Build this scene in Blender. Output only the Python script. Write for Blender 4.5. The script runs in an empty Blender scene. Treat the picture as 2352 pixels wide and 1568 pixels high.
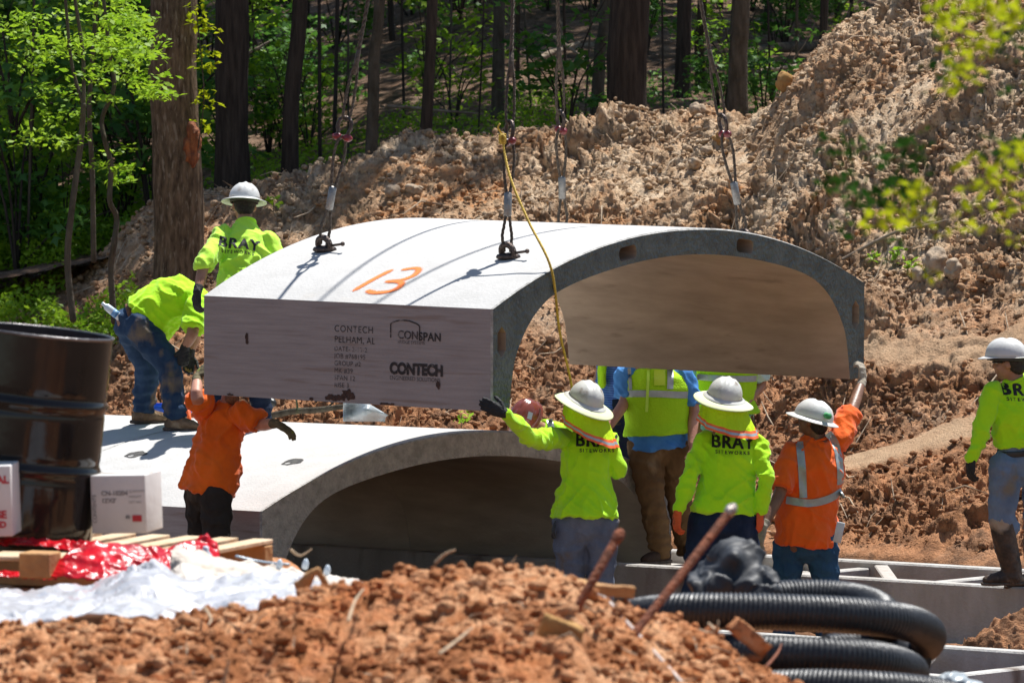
import bpy, bmesh, math, random
import numpy as np
from mathutils import Vector, Matrix, Quaternion
from mathutils.bvhtree import BVHTree
S = bpy.context.scene
COL = S.collection
rad = math.radians
HC = 4.3            # height of the camera above the footing tops
F = 14404.0         # focal length in units of a 2352 px wide picture
PITCH = 0.06167

# ---------------------------------------------------------------- camera
cam = bpy.data.cameras.new('camera'); co = bpy.data.objects.new('camera', cam); COL.objects.link(co)
co.location = (0, 0, HC); co.rotation_euler = (rad(90) - PITCH, 0, 0)
cam.sensor_width = 36; cam.lens = 36 * F / 2352; cam.clip_end = 2000; cam.clip_start = 1
cam.dof.use_dof = True; cam.dof.focus_distance = 41.5; cam.dof.aperture_fstop = 8.5
S.camera = co
# ---------------------------------------------------------------- world and sun
SUN_AZ, SUN_EL = 36.5, 66.0          # azimuth clockwise from +Y
w = bpy.data.worlds.new('World'); S.world = w; w.use_nodes = True
nt = w.node_tree; sky = nt.nodes.new('ShaderNodeTexSky'); sky.sky_type = 'NISHITA'; sky.sun_disc = False
sky.sun_elevation = rad(SUN_EL); sky.sun_rotation = rad(SUN_AZ); sky.air_density = 1.0; sky.dust_density = 0.6
bg = nt.nodes['Background']; bg.inputs[1].default_value = 0.078
nt.links.new(sky.outputs[0], bg.inputs[0])
sl = bpy.data.lights.new('sun', 'SUN'); sl.energy = 5.0; sl.angle = rad(0.55); sl.color = (1.0, 0.975, 0.935)
so = bpy.data.objects.new('sun', sl); COL.objects.link(so)
sd = Vector((math.sin(rad(SUN_AZ)) * math.cos(rad(SUN_EL)), math.cos(rad(SUN_AZ)) * math.cos(rad(SUN_EL)), math.sin(rad(SUN_EL))))
so.rotation_euler = sd.to_track_quat('Z', 'Y').to_euler(); so.location = (10, 20, 40)
S.view_settings.view_transform = 'Standard'; S.view_settings.look = 'None'; S.view_settings.exposure = 0.56; S.view_settings.gamma = 1
S.cycles.max_bounces = 6; S.cycles.transparent_max_bounces = 12; S.cycles.transmission_bounces = 4

# ---------------------------------------------------------------- helpers
def W(px, py, d):
    """point seen at (px, py) of the 2352 x 1568 picture whose distance along +Y is d"""
    a, b = (px - 1176) / F, -(py - 784) / F
    c, s = math.cos(PITCH), math.sin(PITCH)
    ry, rz = c + s * b, -s + c * b
    k = d / ry
    return Vector((a * k, d, HC + rz * k))
def link(o, parent=None):
    COL.objects.link(o)
    if parent is not None: o.parent = parent
    return o
def tag(o, label=None, cat=None, group=None, kind=None):
    if label: o['label'] = label
    if cat: o['category'] = cat
    if group: o['group'] = group
    if kind: o['kind'] = kind
    return o
def empty(name, loc):
    o = bpy.data.objects.new(name, None); COL.objects.link(o); o.location = loc; o.empty_display_size = .2
    return o
def wloc(o):
    v = Vector((0, 0, 0))
    while o is not None: v = v + Vector(o.location); o = o.parent
    return v
def mesh_obj(name, verts, faces, mat, parent=None, smooth=True, origin=None, mats=None, mi=None):
    """verts in world coordinates"""
    base = wloc(parent) if parent is not None else Vector(origin or (0, 0, 0))
    verts = np.asarray(verts, dtype=np.float64).reshape(-1, 3) - np.array(base)
    me = bpy.data.meshes.new(name)
    fa = np.asarray(faces) if not isinstance(faces, np.ndarray) and len(faces) and all(len(f) == len(faces[0]) for f in faces) else faces
    if isinstance(fa, np.ndarray) and fa.ndim == 2:
        n, k = fa.shape
        me.vertices.add(len(verts)); me.vertices.foreach_set('co', verts.ravel())
        me.loops.add(n * k); me.loops.foreach_set('vertex_index', fa.ravel().astype(np.int32))
        me.polygons.add(n); me.polygons.foreach_set('loop_start', np.arange(0, n * k, k, dtype=np.int32))
        me.polygons.foreach_set('loop_total', np.full(n, k, dtype=np.int32))
        me.update(calc_edges=True); me.validate()
    else:
        me.from_pydata([tuple(v) for v in verts], [], [list(f) for f in faces]); me.update()
    if smooth: me.polygons.foreach_set('use_smooth', np.ones(len(me.polygons), dtype=bool))
    for m in (mats or [mat]): me.materials.append(m)
    if mi is not None: me.polygons.foreach_set('material_index', np.asarray(mi, dtype=np.int32))
    o = bpy.data.objects.new(name, me); link(o, parent)
    if parent is None: o.location = base
    return o
def bm_obj(name, bm, mat, parent=None, smooth=True, origin=None):
    bmesh.ops.recalc_face_normals(bm, faces=bm.faces)
    v = [x.co.copy() for x in bm.verts]; bm.verts.index_update()
    f = [[q.index for q in p.verts] for p in bm.faces]; bm.free()
    return mesh_obj(name, [tuple(x) for x in v], f, mat, parent, smooth, origin)

# ---- vectorised gradient noise
_rng = np.random.RandomState(7); _PERM = _rng.permutation(512)
_G = _rng.normal(size=(512, 3)); _G /= np.linalg.norm(_G, axis=1)[:, None]
def noise3(p):
    p = np.asarray(p, dtype=np.float64); i = np.floor(p).astype(np.int64); f = p - i
    u = f * f * f * (f * (f * 6 - 15) + 10)
    def g(dx, dy, dz):
        h = _PERM[(_PERM[(_PERM[(i[:, 0] + dx) & 511] + i[:, 1] + dy) & 511] + i[:, 2] + dz) & 511]
        return (_G[h] * (f - np.array([dx, dy, dz]))).sum(1)
    l = lambda a, b, t: a + (b - a) * t
    x = u[:, 0]; y = u[:, 1]; z = u[:, 2]
    return l(l(l(g(0,0,0), g(1,0,0), x), l(g(0,1,0), g(1,1,0), x), y), l(l(g(0,0,1), g(1,0,1), x), l(g(0,1,1), g(1,1,1), x), y), z)
def billow(p): return np.abs(noise3(p)) * 2
def n2(x, y, s, o=0.0):
    return noise3(np.stack([x * s + 13.7 + o, y * s + 5.1 - o, np.full_like(x, o * 1.37 + .5)], 1))
def b2(x, y, s, o=0.0): return np.abs(n2(x, y, s, o)) * 2
def k2(x, y, s, o=0.0, c=.42):
    v = np.abs(n2(x, y, s, o)) * 2; return np.where(v < c, v, c + (v - c) * .18)
def sstep(a, b, x):
    t = np.clip((x - a) / (b - a), 0, 1); return t * t * (3 - 2 * t)

# ---- materials
def mat(name, c1, c2=None, scale=6, rough=.8, bump=0, bscale=30, metal=0, stretch=(1, 1, 1), c3=None, c3lo=.62, c3scale=3, spec=.5, detail=6, lo=.35, hi=.65, bstretch=None, sheen=0, coat=0):
    m = bpy.data.materials.new(name); m.use_nodes = True; t = m.node_tree; N = t.nodes; L = t.links
    b = N['Principled BSDF']; b.inputs['Roughness'].default_value = rough; b.inputs['Metallic'].default_value = metal
    b.inputs['Specular IOR Level'].default_value = spec
    if coat: b.inputs['Coat Weight'].default_value = coat
    if sheen: b.inputs['Sheen Weight'].default_value = sheen
    tc = N.new('ShaderNodeTexCoord'); mp = N.new('ShaderNodeMapping'); L.new(tc.outputs['Object'], mp.inputs[0]); mp.inputs['Scale'].default_value = stretch
    if c2 is None: c2 = tuple(x * .82 for x in c1)
    n = N.new('ShaderNodeTexNoise'); n.inputs['Scale'].default_value = scale; n.inputs['Detail'].default_value = detail; n.inputs['Roughness'].default_value = .6
    L.new(mp.outputs[0], n.inputs[0])
    r = N.new('ShaderNodeValToRGB'); r.color_ramp.elements[0].position = lo; r.color_ramp.elements[1].position = hi
    r.color_ramp.elements[0].color = (*c1, 1); r.color_ramp.elements[1].color = (*c2, 1); L.new(n.outputs[0], r.inputs[0])
    out = r.outputs[0]
    if c3 is not None:
        n3 = N.new('ShaderNodeTexNoise'); n3.inputs['Scale'].default_value = c3scale; n3.inputs['Detail'].default_value = 5; L.new(mp.outputs[0], n3.inputs[0])
        r3 = N.new('ShaderNodeValToRGB'); r3.color_ramp.elements[0].position = c3lo; r3.color_ramp.elements[1].position = c3lo + .1
        r3.color_ramp.elements[0].color = (0, 0, 0, 1); r3.color_ramp.elements[1].color = (1, 1, 1, 1); L.new(n3.outputs[0], r3.inputs[0])
        mx = N.new('ShaderNodeMix'); mx.data_type = 'RGBA'; L.new(r3.outputs[0], mx.inputs[0]); L.new(out, mx.inputs[6]); mx.inputs[7].default_value = (*c3, 1)
        out = mx.outputs[2]
    L.new(out, b.inputs['Base Color'])
    if bump:
        nb = N.new('ShaderNodeTexNoise'); nb.inputs['Scale'].default_value = bscale; nb.inputs['Detail'].default_value = 5
        if bstretch:
            mb = N.new('ShaderNodeMapping'); L.new(tc.outputs['Object'], mb.inputs[0]); mb.inputs['Scale'].default_value = bstretch; L.new(mb.outputs[0], nb.inputs[0])
        else: L.new(tc.outputs['Object'], nb.inputs[0])
        bu = N.new('ShaderNodeBump'); bu.inputs['Strength'].default_value = bump; bu.inputs['Distance'].default_value = .02
        L.new(nb.outputs[0], bu.inputs['Height']); L.new(bu.outputs[0], b.inputs['Normal'])
    m['x'] = 0
    return m
def leaf_mat(name, c1, c2, trans=.45, scale=1.5, gloss=.05):
    m = bpy.data.materials.new(name); m.use_nodes = True; t = m.node_tree; N = t.nodes; L = t.links
    N.remove(N['Principled BSDF'])
    tc = N.new('ShaderNodeTexCoord'); n = N.new('ShaderNodeTexNoise'); n.inputs['Scale'].default_value = scale; n.inputs['Detail'].default_value = 3; L.new(tc.outputs['Object'], n.inputs[0])
    g = N.new('ShaderNodeNewGeometry')
    ad = N.new('ShaderNodeMath'); ad.operation = 'ADD'; L.new(n.outputs[0], ad.inputs[0])
    ml = N.new('ShaderNodeMath'); ml.operation = 'MULTIPLY'; ml.inputs[1].default_value = .5; L.new(g.outputs['Random Per Island'], ml.inputs[0]); L.new(ml.outputs[0], ad.inputs[1])
    r = N.new('ShaderNodeValToRGB'); r.color_ramp.elements[0].position = .4; r.color_ramp.elements[1].position = 1.0
    r.color_ramp.elements[0].color = (*c1, 1); r.color_ramp.elements[1].color = (*c2, 1); L.new(ad.outputs[0], r.inputs[0])
    d = N.new('ShaderNodeBsdfDiffuse'); tr = N.new('ShaderNodeBsdfTranslucent'); gl = N.new('ShaderNodeBsdfGlossy'); gl.inputs['Roughness'].default_value = .5
    L.new(r.outputs[0], d.inputs[0]); L.new(r.outputs[0], tr.inputs[0])
    m1 = N.new('ShaderNodeMixShader'); m1.inputs[0].default_value = trans; L.new(d.outputs[0], m1.inputs[1]); L.new(tr.outputs[0], m1.inputs[2])
    m2 = N.new('ShaderNodeMixShader'); m2.inputs[0].default_value = gloss; L.new(m1.outputs[0], m2.inputs[1]); L.new(gl.outputs[0], m2.inputs[2])
    L.new(m2.outputs[0], N['Material Output'].inputs[0])
    return m
def faded(name, col, cover, scale=60, stretch=(1, 1, 1)):
    """thin worn paint: noise decides where it has flaked off"""
    m = mat(name, col, rough=.85); t = m.node_tree; N = t.nodes; L = t.links
    tc = N.new('ShaderNodeTexCoord'); n = N.new('ShaderNodeTexNoise'); n.inputs['Scale'].default_value = scale; n.inputs['Detail'].default_value = 3
    mp = N.new('ShaderNodeMapping'); mp.inputs['Scale'].default_value = stretch; L.new(tc.outputs['Object'], mp.inputs[0]); L.new(mp.outputs[0], n.inputs[0])
    n5 = N.new('ShaderNodeTexNoise'); n5.inputs['Scale'].default_value = 5; L.new(tc.outputs['Object'], n5.inputs[0])
    a = N.new('ShaderNodeMath'); a.operation = 'ADD'; L.new(n.outputs[0], a.inputs[0]); L.new(n5.outputs[0], a.inputs[1])
    r = N.new('ShaderNodeMapRange'); r.inputs[1].default_value = .86 + cover * .3; r.inputs[2].default_value = 1.04 + cover * .3; r.inputs[3].default_value = .88; r.inputs[4].default_value = .12
    L.new(a.outputs[0], r.inputs[0]); L.new(r.outputs[0], N['Principled BSDF'].inputs['Alpha'])
    return m

# ---- solids
def add_box(bm, c, sx, sy, sz, rot=None):
    g = bmesh.ops.create_cube(bm, size=1)['verts']
    M = Matrix.Translation(c) @ (rot.to_4x4() if rot is not None else Matrix()) @ Matrix.Diagonal((sx, sy, sz, 1))
    bmesh.ops.transform(bm, matrix=M, verts=g); return g
def bevel(bm, w, seg=2):
    bmesh.ops.bevel(bm, geom=[e for e in bm.edges], offset=w, segments=seg, profile=.6, affect='EDGES')
def add_ball(bm, c, r, rot=None, sub=3):
    g = bmesh.ops.create_icosphere(bm, subdivisions=sub, radius=1)['verts']
    if not hasattr(r, '__len__'): r = (r, r, r)
    M = Matrix.Translation(c) @ (rot.to_4x4() if rot is not None else Matrix()) @ Matrix.Diagonal((*r, 1))
    bmesh.ops.transform(bm, matrix=M, verts=g); return g
def loft(bm, pts, ra, rb=None, side=None, n=16, cap=True, roundcap=True):
    """closed tube through pts with elliptical rings; ra along 'side', rb across it"""
    pts = [Vector(p) for p in pts]; m = len(pts)
    if not hasattr(ra, '__len__'): ra = [ra] * m
    if rb is None: rb = ra
    if not hasattr(rb, '__len__'): rb = [rb] * m
    ra = list(ra); rb = list(rb)
    T = []
    for i in range(m):
        t = pts[min(i + 1, m - 1)] - pts[max(i - 1, 0)]; T.append(t.normalized() if t.length > 1e-9 else Vector((0, 0, 1)))
    if roundcap and cap:
        h0 = min(ra[0], rb[0]) * .6; h1 = min(ra[-1], rb[-1]) * .6
        pts = [pts[0] - T[0] * h0] + pts + [pts[-1] + T[-1] * h1]; T = [T[0]] + T + [T[-1]]
        ra = [ra[0] * .6] + ra + [ra[-1] * .6]; rb = [rb[0] * .6] + rb + [rb[-1] * .6]; m += 2
    if side is None:
        side = Vector((1, 0, 0)) if abs(T[0].x) < .9 else Vector((0, 1, 0))
    A = Vector(side); rings = []
    for i in range(m):
        a = A - T[i] * A.dot(T[i])
        if a.length < 1e-4: a = T[i].orthogonal()
        a.normalize(); A = a; b = T[i].cross(a)
        rings.append([bm.verts.new(pts[i] + a * (ra[i] * math.cos(2 * math.pi * k / n)) + b * (rb[i] * math.sin(2 * math.pi * k / n))) for k in range(n)])
    for i in range(m - 1):
        for k in range(n):
            bm.faces.new((rings[i][k], rings[i][(k + 1) % n], rings[i + 1][(k + 1) % n], rings[i + 1][k]))
    if cap:
        bm.faces.new(list(reversed(rings[0]))); bm.faces.new(rings[-1])
    return rings
def smooth_path(pts, sub=6):
    pts = [Vector(p) for p in pts]; out = []
    for i in range(len(pts) - 1):
        p0 = pts[max(i - 1, 0)]; p1 = pts[i]; p2 = pts[i + 1]; p3 = pts[min(i + 2, len(pts) - 1)]
        for k in range(sub):
            t = k / sub
            out.append(.5 * ((2 * p1) + (-p0 + p2) * t + (2 * p0 - 5 * p1 + 4 * p2 - p3) * t * t + (-p0 + 3 * p1 - 3 * p2 + p3) * t ** 3))
    out.append(pts[-1]); return out
def rope(bm, pts, r, strands=3, pitch=None, n=6, step=None):
    """laid rope: strands twisted round the path"""
    pts = [Vector(p) for p in pts]
    L = [0]
    for i in range(1, len(pts)): L.append(L[-1] + (pts[i] - pts[i - 1]).length)
    pitch = pitch or r * 9; step = step or pitch / 8; m = max(3, int(L[-1] / step)); 
    xs = np.linspace(0, L[-1], m); P = np.array([tuple(p) for p in pts]); Q = np.stack([np.interp(xs, L, P[:, k]) for k in range(3)], 1)
    T = np.gradient(Q, axis=0); A = None; frames = []
    for i in range(m):
        t = Vector(T[i]).normalized()
        if A is None: A = t.orthogonal().normalized()
        A = (A - t * A.dot(t)).normalized(); frames.append((A.copy(), t.cross(A)))
    rs = r * .52
    for s in range(strands):
        sp = []
        for i in range(m):
            a = 2 * math.pi * (xs[i] / pitch + s / strands); fa, fb = frames[i]
            sp.append(Vector(Q[i]) + (fa * math.cos(a) + fb * math.sin(a)) * (r - rs))
        loft(bm, sp, rs, n=n, roundcap=False)
def fuse(name, bm, mt, parent, voxel=.011, smooth=4, wr=0, wfreq=7, seed=0, wdir=(1, 1, .45), lam=.5, fn=None):
    """union of the closed solids in bm as one continuous surface, with cloth folds of amplitude wr"""
    me = bpy.data.meshes.new('tmp'); bmesh.ops.recalc_face_normals(bm, faces=bm.faces); bm.to_mesh(me); bm.free()
    o = bpy.data.objects.new('tmp', me); COL.objects.link(o)
    r = o.modifiers.new('r', 'REMESH'); r.mode = 'VOXEL'; r.voxel_size = voxel
    if smooth:
        s = o.modifiers.new('s', 'SMOOTH'); s.factor = lam; s.iterations = smooth
    dg = bpy.context.evaluated_depsgraph_get(); ev = o.evaluated_get(dg); m2 = ev.to_mesh()
    n = len(m2.vertices); v = np.empty(n * 3); m2.vertices.foreach_get('co', v); v = v.reshape(-1, 3)
    nr = np.empty(n * 3); m2.vertices.foreach_get('normal', nr); nr = nr.reshape(-1, 3)
    k = len(m2.polygons); lt = np.empty(k, dtype=np.int32); m2.polygons.foreach_get('loop_total', lt)
    lv = np.empty(len(m2.loops), dtype=np.int32); m2.loops.foreach_get('vertex_index', lv)
    f = lv.reshape(-1, 4) if (lt == 4).all() else [list(p.vertices) for p in m2.polygons]
    ev.to_mesh_clear(); bpy.data.objects.remove(o); bpy.data.meshes.remove(me)
    if wr:
        q = v * np.array(wdir) * wfreq + seed * 3.1
        wv = np.stack([noise3(q * .5 + 9), noise3(q * .5 + 31), noise3(q * .5 + 57)], 1)
        a = np.clip(1 - np.abs(noise3(q + wv * 1.6)) * 3.6, 0, 1) ** 1.6
        b = np.clip(1 - np.abs(noise3(q * 2.2 + wv * 2.4 + 7)) * 3.2, 0, 1) ** 1.5
        d = wr * (a * .95 + b * .22 - .22)
        v = v + nr * d[:, None]
    if fn is not None: v = fn(v, nr)
    return mesh_obj(name, v, f, mt, parent)
def bvh_of(o):
    base = wloc(o); me = o.data
    return BVHTree.FromPolygons([tuple(Vector(v.co) + base) for v in me.vertices], [list(p.vertices) for p in me.polygons])
def text_bvh(s, size=1.0, bold=0.0, space=1.0, shear=0.0, align='CENTER'):
    cu = bpy.data.curves.new('t', 'FONT'); cu.body = s; cu.size = size; cu.align_x = align; cu.align_y = 'CENTER'; cu.offset = bold; cu.space_character = space; cu.shear = shear
    o = bpy.data.objects.new('t', cu); COL.objects.link(o); dg = bpy.context.evaluated_depsgraph_get()
    me = o.evaluated_get(dg).to_mesh(); v = [tuple(x.co) for x in me.vertices]; f = [list(p.vertices) for p in me.polygons]
    bpy.data.objects.remove(o); bpy.data.curves.remove(cu)
    return v, f
def text_flat(name, s, size, org, ex, ey, mt, parent, bold=0.0, space=1.0, align='LEFT', wx=1.0):
    v, f = text_bvh(s, size, bold, space, 0, align)
    P = [tuple(Vector(org) + Vector(ex) * (a * wx) + Vector(ey) * b) for a, b, c in v]
    return mesh_obj(name, P, f, mt, parent, smooth=False)
def stencil(name, inside, x0, x1, y0, y1, cell, place, mt, parent):
    """grid of small cells kept where inside(x, y); place maps (x, y) to a point lying on a surface"""
    nx = int((x1 - x0) / cell) + 1; ny = int((y1 - y0) / cell) + 1; idx = {}; V = []; Fc = []
    def vid(i, j):
        if (i, j) not in idx:
            p = place(x0 + i * cell, y0 + j * cell)
            idx[(i, j)] = -1 if p is None else len(V)
            if p is not None: V.append(tuple(p))
        return idx[(i, j)]
    for i in range(nx):
        for j in range(ny):
            if inside(x0 + (i + .5) * cell, y0 + (j + .5) * cell):
                q = [vid(i, j), vid(i + 1, j), vid(i + 1, j + 1), vid(i, j + 1)]
                if min(q) >= 0: Fc.append(q)
    return mesh_obj(name, V, Fc, mt, parent) if Fc else None
def text_inside(s, size, bold, space=1.0, shear=0.0):
    v, f = text_bvh(s, size, bold, space, shear); t = BVHTree.FromPolygons(v, f)
    xs = [a[0] for a in v]; ys = [a[1] for a in v]
    return (lambda x, y: t.ray_cast(Vector((x, y, 1)), Vector((0, 0, -1)))[0] is not None), (min(xs), max(xs), min(ys), max(ys))
# ---------------------------------------------------------------- frames of the two precast arches
UO, UU, UV, UW = Vector((-.12725, 40.0, HC - 2.26334)), Vector((-.7876, .61619, .00185)), Vector((.61619, .7876, -.00146)), Vector((.00236, .00001, 1))
LO, LU, LV, LW = Vector((-1.688, 42.0, HC - 3.7366)), Vector((-.73122, .68214, -.02254)), Vector((.68214, .73122, -.01174)), Vector((0, 0, 1))
def UP(a, b, c): return UO + UU * a + UV * b + UW * c
def LP(a, b, c): return LO + LU * a + LV * b + LW * c
ARCL, ARCS, RISE = 2.44, 4.17, .447
ARCR = (ARCS ** 2 / 4 + RISE ** 2) / (2 * RISE)
def top_w(v): return math.sqrt(max(0, ARCR ** 2 - (v - ARCS / 2) ** 2)) + RISE - ARCR

# ---------------------------------------------------------------- soil
def soil_mat(name, pale, mid, red, dark, scale=1.0, moist=None):
    m = bpy.data.materials.new(name); m.use_nodes = True; t = m.node_tree; N = t.nodes; L = t.links
    b = N['Principled BSDF']; b.inputs['Roughness'].default_value = .95; b.inputs['Specular IOR Level'].default_value = .15
    tc = N.new('ShaderNodeTexCoord')
    def noi(s, d, dist=0):
        n = N.new('ShaderNodeTexNoise'); n.inputs['Scale'].default_value = s * scale; n.inputs['Detail'].default_value = d; n.inputs['Distortion'].default_value = dist; n.inputs['Roughness'].default_value = .62
        L.new(tc.outputs['Object'], n.inputs[0]); return n.outputs[0]
    def ramp(x, a, b_, ca=(0, 0, 0), cb=(1, 1, 1)):
        r = N.new('ShaderNodeValToRGB'); r.color_ramp.elements[0].position = a; r.color_ramp.elements[1].position = b_
        r.color_ramp.elements[0].color = (*ca, 1); r.color_ramp.elements[1].color = (*cb, 1); L.new(x, r.inputs[0]); return r.outputs[0]
    def mix(f, a, c):
        x = N.new('ShaderNodeMix'); x.data_type = 'RGBA'; L.new(f, x.inputs[0])
        for s, q in ((6, a), (7, c)):
            if isinstance(q, tuple): x.inputs[s].default_value = (*q, 1)
            else: L.new(q, x.inputs[s])
        return x.outputs[2]
    c = ramp(noi(7, 8), .38, .62, mid, pale)
    c = mix(ramp(noi(.9, 6, .6), .46, .62), c, mix(ramp(noi(9, 6), .4, .6), red, mid))
    c = mix(ramp(noi(24, 5), .54, .68), c, dark)
    c = mix(ramp(noi(2.3, 7, .8), .52, .60), c, tuple(.5 * (p_ + q_) for p_, q_ in zip(mid, dark)))
    c = mix(ramp(noi(15, 3, .4), .66, .72), c, tuple(x * 1.25 for x in pale))
    if moist is not None:      # damp freshly turned soil on the lowest metre of the slope
        sx = N.new('ShaderNodeSeparateXYZ'); L.new(tc.outputs['Object'], sx.inputs[0])
        a = N.new('ShaderNodeMath'); a.operation = 'MULTIPLY_ADD'; L.new(noi(.8, 5), a.inputs[0]); a.inputs[1].default_value = 1.6; L.new(sx.outputs[2], a.inputs[2])
        f = ramp(a.outputs[0], 0, 1); r = f.node
        mr = N.new('ShaderNodeMapRange'); L.new(a.outputs[0], mr.inputs[0]); mr.inputs[1].default_value = moist[0] + .8; mr.inputs[2].default_value = moist[1] + .8; mr.inputs[3].default_value = .85; mr.inputs[4].default_value = 0
        c = mix(mr.outputs[0], c, mix(ramp(noi(5, 7), .42, .6), moist[2], moist[3]))
    if moist is not None:
        at = N.new('ShaderNodeAttribute'); at.attribute_name = 'packed'; c = mix(at.outputs['Fac'], c, ramp(noi(6, 5), .35, .65, (.44, .29, .175), (.55, .38, .235)))
    L.new(c, b.inputs['Base Color'])
    bu = N.new('ShaderNodeBump'); bu.inputs['Strength'].default_value = 1.0; bu.inputs['Distance'].default_value = .035; L.new(noi(46, 9), bu.inputs['Height']); L.new(bu.outputs[0], b.inputs['Normal'])
    return m
M = {}
M['spoil'] = soil_mat('dug_soil', (.70, .545, .38), (.50, .33, .195), (.55, .26, .11), (.23, .145, .09), moist=(.65, 2.1, (.47, .215, .10), (.17, .072, .033)))
M['mound'] = soil_mat('orange_clay', (.78, .44, .24), (.56, .22, .085), (.46, .14, .05), (.19, .07, .028))
M['clayflat'] = soil_mat('graded_clay', (.58, .27, .10), (.50, .19, .06), (.42, .13, .04), (.30, .10, .035))
M['litter'] = soil_mat('leaf_litter', (.36, .24, .165), (.16, .10, .062), (.24, .13, .075), (.05, .035, .024), 1.6)
M['trench'] = soil_mat('trench_clay', (.35, .2, .12), (.25, .12, .06), (.25, .09, .04), (.1, .05, .03))

TOEV = 4.85
def toeY(x): return LO.y + (TOEV - LV.x * (x - LO.x)) / LV.y
CR = [(-500, 720, 57), (0, 690, 57), (200, 640, 57), (340, 500, 57), (470, 468, 56.5), (640, 425, 56), (760, 392, 56), (900, 368, 56), (1100, 340, 56), (1400, 316, 55.5),
      (1600, 272, 55), (1720, 264, 54.5), (1790, 218, 54), (1900, 110, 54), (2020, 20, 54), (2200, -120, 54), (2500, -260, 54), (3200, -380, 54)]
CRx = np.array([W(*c).x for c in CR]); CRz = np.array([W(*c).z for c in CR]); CRy = np.array([c[2] for c in CR], dtype=float)
FLz = np.interp(CRx, [-5, -2.5, 0, 2, 6], [1.3, 1.75, 2.35, 2.3, 2.0])
def floor_z(x, y):
    base = np.interp(x, CRx, FLz)
    return base + np.maximum(0, y - 58) * .085 + np.maximum(0, y - 80) * .06 + .12 * n2(x, y, .35, 3)
def spoil_z(x, y):
    ty = toeY(x); cy = np.interp(x, CRx, CRy); cz = np.interp(x, CRx, CRz)
    t = (y - ty) / (cy - ty); tt = np.clip(t, 0, 1)
    rt = sstep(.5, 2.2, x)
    prof = tt ** 1.1 * (1 - rt) + rt * (tt * .55 + .45 * sstep(.28, 1.02, tt))
    up = .02 + (cz - .02) * prof
    # two graded ledges crossing the right hand slope
    up = up - rt * .0
    fl = floor_z(x, y)
    back = cz + (fl - cz) * sstep(0, 1.0, (y - cy) / 2.4)
    return np.where(t < 1, up, back), t
def seg_dist(x, y, pts):
    best = np.full_like(x, 9.0)
    for (ax, ay), (bx, by) in zip(pts[:-1], pts[1:]):
        dx, dy = bx - ax, by - ay; t = np.clip(((x - ax) * dx + (y - ay) * dy) / (dx * dx + dy * dy), 0, 1)
        best = np.minimum(best, np.hypot(x - ax - dx * t, (y - ay - dy * t) * .62))
    return best
def base_hit(px, row):
    ds = np.arange(43, 57, .02); P = np.array([tuple(W(px, row, d)) for d in ds]); z, t = spoil_z(P[:, 0], P[:, 1]); k = np.where((z > P[:, 2]) & (t > .03))[0]
    return tuple(P[k[0]][:2]) if len(k) else (P[-1][0], P[-1][1])
LEDGE1 = [base_hit(*q) for q in ((1980, 835), (2080, 822), (2180, 808), (2300, 790), (2420, 770))]
LEDGE2 = [base_hit(*q) for q in ((1900, 1070), (2000, 1046), (2100, 1018), (2190, 990), (2280, 965))]
def ledges(x, y):
    wob = .07 * n2(x, y, 2.5, 61) + .05 * n2(x, y, 6, 63)
    return .75 * sstep(.30, .06, seg_dist(x, y, LEDGE1) + wob * 1.6), .85 * sstep(.20, .08, seg_dist(x, y, LEDGE2) + wob)
def spoil_full(x, y, split=False):
    z, t = spoil_z(x, y)
    a = sstep(-.02, .1, t) * (1 - .8 * sstep(1.12, 1.3, t)) 
    left = sstep(-2.6, -3.6, x)       # planted bank at far left is smoother
    # smooth ledges
    led, led2 = ledges(x, y)
    a = a * (1 - np.maximum(led, led2))
    wx = x + .25 * n2(x, y, 1.6, 11); wy = y + .25 * n2(x, y, 1.6, 17)
    big = n2(x, y, .55, 2) * .42 + n2(x, y, 1.3, 5) * .2
    # furrows running down the big pile
    fur = n2(wx * 1.0 - (y * .55), wy * .20, 1.9, 8) * .46 * sstep(1.2, 2.4, x) * sstep(.35, .6, t)
    lump = b2(wx, wy, 1.7, 1) * .13 + k2(wx, wy * .8, 4.1, 4) * .085 * (1 + 2.2 * sstep(.08, .35, n2(x, y, 1.0, 91))) + k2(wx + .06 * n2(x, y, 9, 3), wy * .8, 8.5, 6) * .085 + k2(wx + .03 * n2(x, y, 18, 3), wy * .8, 15, 9) * .085 + k2(x + .02 * n2(x, y, 30, 3), y * .8, 26, 10) * .062 + n2(x, y * .8, 44, 12) * .03
    gran = sstep(-.3, .35, n2(x, y, .75, 21)) * .95 + .35
    z = z + a * (big * (1 - .5 * left) + fur) - .55 * sstep(.0, -.05, t)
    l = a * (lump - .12) * (1 - .45 * left) * gran
    return (z, l) if split else z + l
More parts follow.
